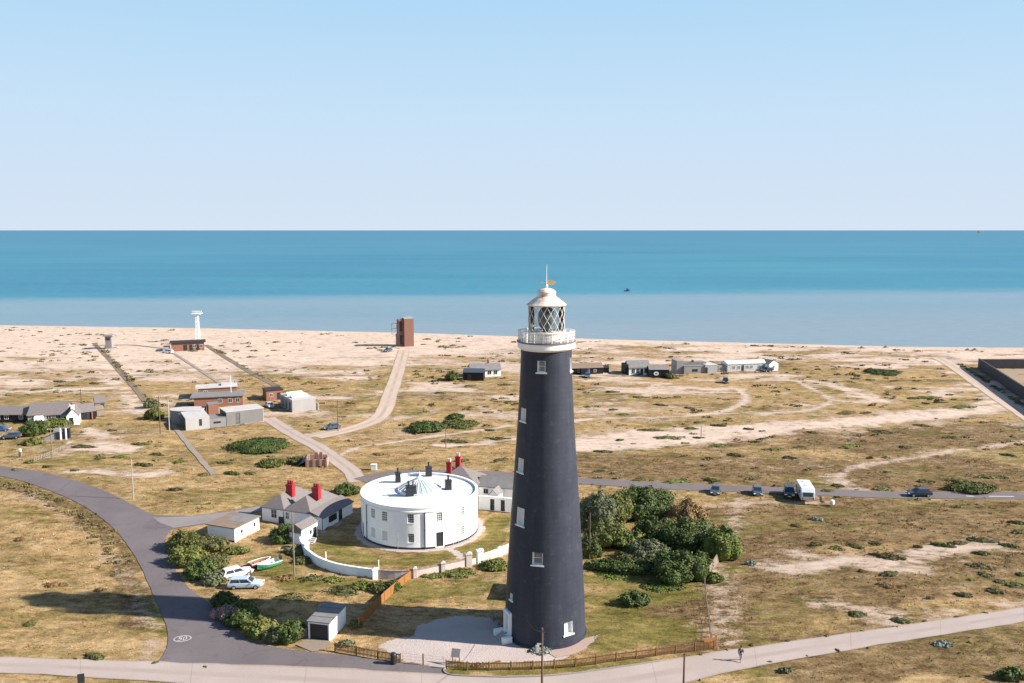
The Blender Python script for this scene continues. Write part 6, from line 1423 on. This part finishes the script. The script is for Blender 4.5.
for lab, spots in SPOTS.items():
    for px, py, wpx, k in spots:
        if k == 0 and (px*7+py) % 3 == 0: k = 2
        if k == 3 and (px+py) % 4 == 0: k = 5
        x, y = G(px, py); s = wpx*MPP(py)/2; o = protos[k] if not used[k] else protos[k].copy()
        if used[k]: COL.objects.link(o)
        used[k] = True; o.location = (x, y, float(ground_z(x, y))-.08*s); o.rotation_euler = (0, 0, random.uniform(-.5, .5)+random.choice((0, pi)))
        hz = min(1.25, .55+.30*s)
        lab = lab.replace('low ', 'low ' if True else '')
        o.scale = (s, min(s*.9, max(s*.55, 1.0)), hz); tag(o, lab, 'shrub', lab.replace('low ', '').replace('tiny ', '').split(' shrub')[0]+' shrubs '+lab.split(' shrub ')[1])
for i, o in enumerate(protos):
    if not used[i]: o.location = (G(1000, 560)[0], G(1000, 560)[1], 0); tag(o, 'greyish cushion shrub on the heath near the right edge', 'shrub')

# small scrub that nobody could count, all over the heath
def scatter_scrub():
    n = 9000; Xs = rng.uniform(-270, 290, n); Ys = 75+(430-75)*rng.random(n)**.75; s, g, dd, gv = masks(Xs, Ys); cl = fbm(Xs/13, Ys/7, 55, 3)
    vis = np.abs(Xs) < Ys*.68+14; keep = (gv < .2) & (road_flat(Xs, Ys) > .9) & (shore_y(Xs)-Ys > 18) & vis & (cl > .50+.1*s+.04*(Ys < 130)) & (g < .9)
    keep &= ~((np.hypot(Xs-RH[0], Ys-RH[1]) < 17) | (np.hypot(Xs-CENTRE[0], Ys-CENTRE[1]) < 14))
    keep &= ~((Xs > -45) & (Xs < 32) & (Ys < 132) & (Ys > 88))
    Xs, Ys, s = Xs[keep], Ys[keep], s[keep]; ex = []
    for C, o_, st in ((str_road_c, -3.1, 1.1), (midroad_c, 2.7, 2.6), (midroad_c, -2.7, 3.4), (STRIPS[0], .9, 1.6), (STRIPS[2], 1.2, 2.0)):
        P = np.array(spline(C, st)); T = np.gradient(P, axis=0); T /= np.linalg.norm(T, axis=1)[:,None]; Q = P+np.c_[-T[:,1], T[:,0]]*o_+rng.normal(size=P.shape)*.35
        ex.append(Q[(fbm(Q[:,0]/6, Q[:,1]/6, 14, 2) > .46)])
    VG = GP([(-20, 478), (20, 484), (50, 494), (80, 507), (105, 524), (122, 545), (135, 565)])
    for o_, st in ((-1.0, .55), (-2.0, .8), (-2.9, 1.4)):
        P = np.array(spline(VG, st)); T = np.gradient(P, axis=0); T /= np.linalg.norm(T, axis=1)[:,None]; ex.append(P+np.c_[-T[:,1], T[:,0]]*o_+rng.normal(size=P.shape)*.5)
    ex = np.concatenate(ex); ex = ex[np.abs(ex[:,0]) < ex[:,1]*.70+12]; Xs = np.r_[Xs, ex[:,0]]; Ys = np.r_[Ys, ex[:,1]]; V, F = [], []; off = 0; m = len(Xs); zz = ground_z(Xs, Ys); sz = (.30+.65*rng.random(m)**2.4)*np.clip(Ys/180, .7, 1.5)
    per = 22
    for i in range(m):
        d = rng.normal(size=(per, 3)); d[:,2] = np.abs(d[:,2]); d /= np.linalg.norm(d, axis=1)[:,None]; p = d*np.array([1.3, .8, .34])*sz[i]*(.6+.4*rng.random((per, 1)))
        nn = d+rng.normal(size=(per, 3))*.6; t = np.cross(nn, rng.normal(size=(per, 3))); t /= np.linalg.norm(t, axis=1)[:,None]; b = np.cross(nn, t); b /= np.linalg.norm(b, axis=1)[:,None]; q = sz[i]*(.22+.2*rng.random((per, 1)))
        p = p+np.array([Xs[i], Ys[i], zz[i]]); V.append(np.stack([p-t*q, p+b*q*.7, p+t*q, p-b*q*.7], 1).reshape(-1, 3))
    V = np.concatenate(V); F = np.arange(len(V)).reshape(-1, 4); o = np_mesh('low_scrub', V, F, M['leaf_scrub']); tag(o, 'low olive and brown scrub scattered over the dry heath', 'scrub', kind='stuff')
M['leaf_scrub'] = foliage('leaf_scrub', (0.075, 0.066, 0.024), (0.20, 0.165, 0.062), (0.27, 0.18, 0.085), .6)
scatter_scrub()
# dry grass in the nearer ground
def scatter_grass():
    n = 190000; Xs = rng.uniform(-135, 140, n); Ys = 72+(228-72)*rng.random(n)**1.2; vis = np.abs(Xs) < Ys*.66+10; Xs, Ys = Xs[vis], Ys[vis]
    s, g, dd, gv = masks(Xs, Ys); keep = (s < .5) & (gv < .35) & (road_flat(Xs, Ys) > .55) & (fbm(Xs/4, Ys/3, 66, 3)+.35*(rng.random(len(Xs))-.5) > .42) & (rng.random(len(Xs)) > (Ys-120)/110)
    lawn = (np.hypot(Xs-RH[0], Ys-RH[1]) < 16.5); keep &= ~((lawn) & (rng.random(len(Xs)) < .8)); keep &= np.hypot(Xs-RH[0], Ys-RH[1]) > RHR+1.2
    for bx in ((-43, -26, 131, 146), (-49, -40, 125, 135)): keep &= ~((Xs > bx[0]) & (Xs < bx[1]) & (Ys > bx[2]) & (Ys < bx[3]))
    Xs, Ys, s, g, dd, gv, lawn = [a[keep] for a in (Xs, Ys, s, g, dd, gv, lawn)]; m = len(Xs); z = ground_z(Xs, Ys); per = 3
    h = (.08+.20*rng.random(m)**2.0)*np.where(g > .5, .6, 1.0)*np.where(lawn, .5, 1.0)*np.clip(Ys/115, .85, 1.15); V = np.empty((m, per, 3, 3))
    for k in range(per):
        a = rng.uniform(0, 2*pi, m); l = rng.uniform(0, 2*pi, m); w_ = h*.34; base = np.stack([Xs+.10*np.cos(l), Ys+.10*np.sin(l), z-.03], 1); dx = np.stack([np.cos(a)*w_, np.sin(a)*w_, np.zeros(m)], 1)
        tip = base+np.stack([np.cos(l)*h*.5, np.sin(l)*h*.5, h*(.6+.4*rng.random(m))], 1); V[:,k,0], V[:,k,1], V[:,k,2] = base-dx, base+dx, tip
    V = V.reshape(-1, 3); F = np.arange(len(V)).reshape(-1, 3); rep = lambda a: np.repeat(a, per*3)
    o = np_mesh('dry_grass', V, F, M['blades'], {'sand': rep(s), 'green': rep(g), 'dirt': rep(dd), 'gravel': rep(gv)}); tag(o, 'dry straw and olive grass growing over the heath', 'grass', kind='stuff')
scatter_grass()
# dark tufts along the edges of the concrete road
mb_pts = [(75,659),(155,663),(205,667),(700,655),(727,650),(752,645),(788,641),(827,636),(862,631),(897,627),(925,621),(957,617),(985,613),(770,662),(807,656),(838,651),(868,648),(700,680)]
pr = None
for px, py in mb_pts:
    x, y = G(px, py)
    if pr is None: pr = foliage_mesh('road_edge_tuft', lobe_set(.42, .3, .3, 4, 5), 160, .09, 9, M['leaf_olive'], .8); o = pr
    else: o = pr.copy(); COL.objects.link(o)
    o.location = (x, y, .0); o.rotation_euler = (0, 0, random.uniform(0, 6)); sc_ = random.uniform(.4, .85); o.scale = (sc_*1.2, sc_, sc_*.7); tag(o, 'small dark weed tuft growing at the edge of the concrete road', 'weed', 'weed tufts along the concrete road')
# driftwood and rocks on the beach
for k, (px, py) in enumerate([(862,348.5),(886,348),(968,351.5),(975,351)]):
    x, y = G(px, py); mb = MB(); mb.loft([[(-.9-.3*k, -.4, 0), (-.9-.3*k, .4, 0), (-.6, .3, .5), (-.6, -.3, .5)], [(0, -.6, 0), (0, .6, 0), (0, .45, .9), (0, -.4, .8)], [(1.1, -.3, 0), (1.1, .4, 0), (.9, .2, .4), (.9, -.2, .45)]]); o = mb.build('beach_rock', M['concrete_dark'], bevel=.1); o.location = (x, y, float(ground_z(x, y))); tag(o, 'dark rock lying on the beach near the water at right', 'rock', 'dark rocks on the right-hand beach')
# stones beside the tower foot
for k, (px, py, sc_) in enumerate([(507, 638, .30)]):
    x, y = G(px, py); mb = MB(); mb.lathe([(.2, 0), (.26, .1), (.22, .4), (.08, .55)], 10); o = mb.build('bollard', M['white_trim']); o.location = (x, y, 0); tag(o, 'small white bollard at the corner of the lighthouse door steps', 'bollard')

# ------------------------------------------------------------------ the walker on the concrete road
def skin_mesh(name, joints, edges, mat, parent, sub=2, root=0):
    me = bpy.data.meshes.new(name); me.from_pydata([j[0] for j in joints], edges, []); me.update(); o = bpy.data.objects.new(name, me); COL.objects.link(o); me.materials.append(mat)
    sk = o.modifiers.new('skin', 'SKIN'); sk.use_smooth_shade = True
    for i, j in enumerate(joints):
        r = j[1] if isinstance(j[1], tuple) else (j[1], j[1]); me.skin_vertices[0].data[i].radius = r; me.skin_vertices[0].data[i].use_root = (i == root)
    s = o.modifiers.new('sub', 'SUBSURF'); s.levels = s.render_levels = sub; o.parent = parent; return o
x, y = G(740.5, 661.5); P = thing('person', 'person in dark clothes walking along the concrete road', 'person', (x, y, .036), R(60))
# walks towards +x of the local frame
J = [((0,0,.93),(.15,.11)), ((.01,0,1.12),(.14,.10)), ((.03,0,1.36),(.17,.11)), ((.05,0,1.50),.06), ((.08,0,1.58),(.075,.075)), ((.09,0,1.68),(.088,.085)), ((.085,0,1.75),(.06,.06))]
E = [(0,1),(1,2),(2,3),(3,4),(4,5),(5,6)]
def limb(a, pts):
    i = a
    for p in pts: J.append(p); E.append((i, len(J)-1)); i = len(J)-1
    return i
limb(0, [((.0,.10,.86),.10), ((.20,.11,.50),.068), ((.30,.11,.10),.045), ((.33,.11,.045),.045), ((.46,.11,.035),.035)])
limb(0, [((.0,-.10,.86),.10), ((-.05,-.11,.48),.068), ((-.33,-.11,.16),.045), ((-.35,-.11,.07),.045), ((-.25,-.11,.035),.035)])
for sy, pts in ((1, [((.03,.20,1.40),.062), ((-.10,.25,1.14),.048), ((-.04,.25,.91),.035), ((-.02,.25,.84),(.03,.042))]), (-1, [((.03,-.20,1.40),.062), ((.08,-.25,1.13),.048), ((.26,-.23,.96),.035), ((.32,-.22,.92),(.03,.042))])):
    hnd = limb(2, pts); hp = Vector(J[hnd][0]); dr = (hp-Vector(J[hnd-1][0])).normalized()
    for f in range(4):
        o_ = Vector((0, 0, 0)); side = Vector((0, 1, 0)).cross(dr).normalized(); off_ = side*(f-1.5)*.021; ln = (.07, .085, .08, .06)[f]
        limb(hnd, [((hp+off_+dr*.05)[:], .009), ((hp+off_+dr*(.05+ln*.6)-Vector((0, sy*.012, 0)))[:], .0085), ((hp+off_+dr*(.05+ln)-Vector((0, sy*.03, 0)))[:], .007)])
    limb(hnd, [((hp+side*-.045+dr*.015)[:], .010), ((hp+side*-.06+dr*.055)[:], .008)])
body = skin_mesh('body', J, E, M['skin'], P)
HJ = [((.07,0,1.71),(.092,.09)), ((.06,0,1.77),(.088,.085)), ((.065,0,1.81),.05), ((.0,0,1.66),(.05,.075))]; skin_mesh('hair', HJ, [(0,1),(1,2),(0,3)], M['hair'], P)
for sy in (-1, 1):
    mb = MB(); mb.lathe([(.001, -.011), (.011, 0), (.001, .011)], 8); e = mb.build('eye', M['dark_paint'], P); e.location = (.172, sy*.034, 1.675)
mb = MB(); mb.loft([[(.165,-.016,1.63),(.165,.016,1.63),(.165,.008,1.685),(.165,-.008,1.685)], [(.198,-.012,1.635),(.198,.012,1.635),(.175,.004,1.68),(.175,-.004,1.68)]]); mb.build('nose', M['skin'], P, bevel=.004)
MB().box(.158, .172, -.026, .026, 1.600, 1.610).build('mouth', M['red_boat'], P)
JJ = [((0,0,.92),(.165,.125)), ((.01,0,1.12),(.16,.12)), ((.03,0,1.36),(.185,.125)), ((.045,0,1.46),(.085,.08))]; JE = [(0,1),(1,2),(2,3)]
for pts in ([((.03,.205,1.40),.076), ((-.10,.255,1.14),.062), ((-.045,.252,.93),.048)], [((.03,-.205,1.40),.076), ((.08,-.255,1.13),.062), ((.245,-.232,.975),.048)]):
    i = 2
    for p in pts: JJ.append(p); JE.append((i, len(JJ)-1)); i = len(JJ)-1
skin_mesh('jacket', JJ, JE, M['navy'], P)
TJ = [((0,0,.92),(.155,.118))]; TE = []
for pts in ([((.0,.10,.85),.115), ((.20,.11,.50),.083), ((.30,.11,.12),.062)], [((.0,-.10,.85),.115), ((-.05,-.11,.48),.083), ((-.325,-.11,.18),.062)]):
    i = 0
    for p in pts: TJ.append(p); TE.append((i, len(TJ)-1)); i = len(TJ)-1
skin_mesh('trousers', TJ, TE, M['blue_cloth'], P)
for a, b_ in (((.30,.11,.05),(.47,.11,.04)), ((-.36,-.11,.08),(-.23,-.11,.04))): skin_mesh('shoe', [(a, (.055,.05)), (b_, (.045,.038))], [(0,1)], M['plastic_dark'], P)
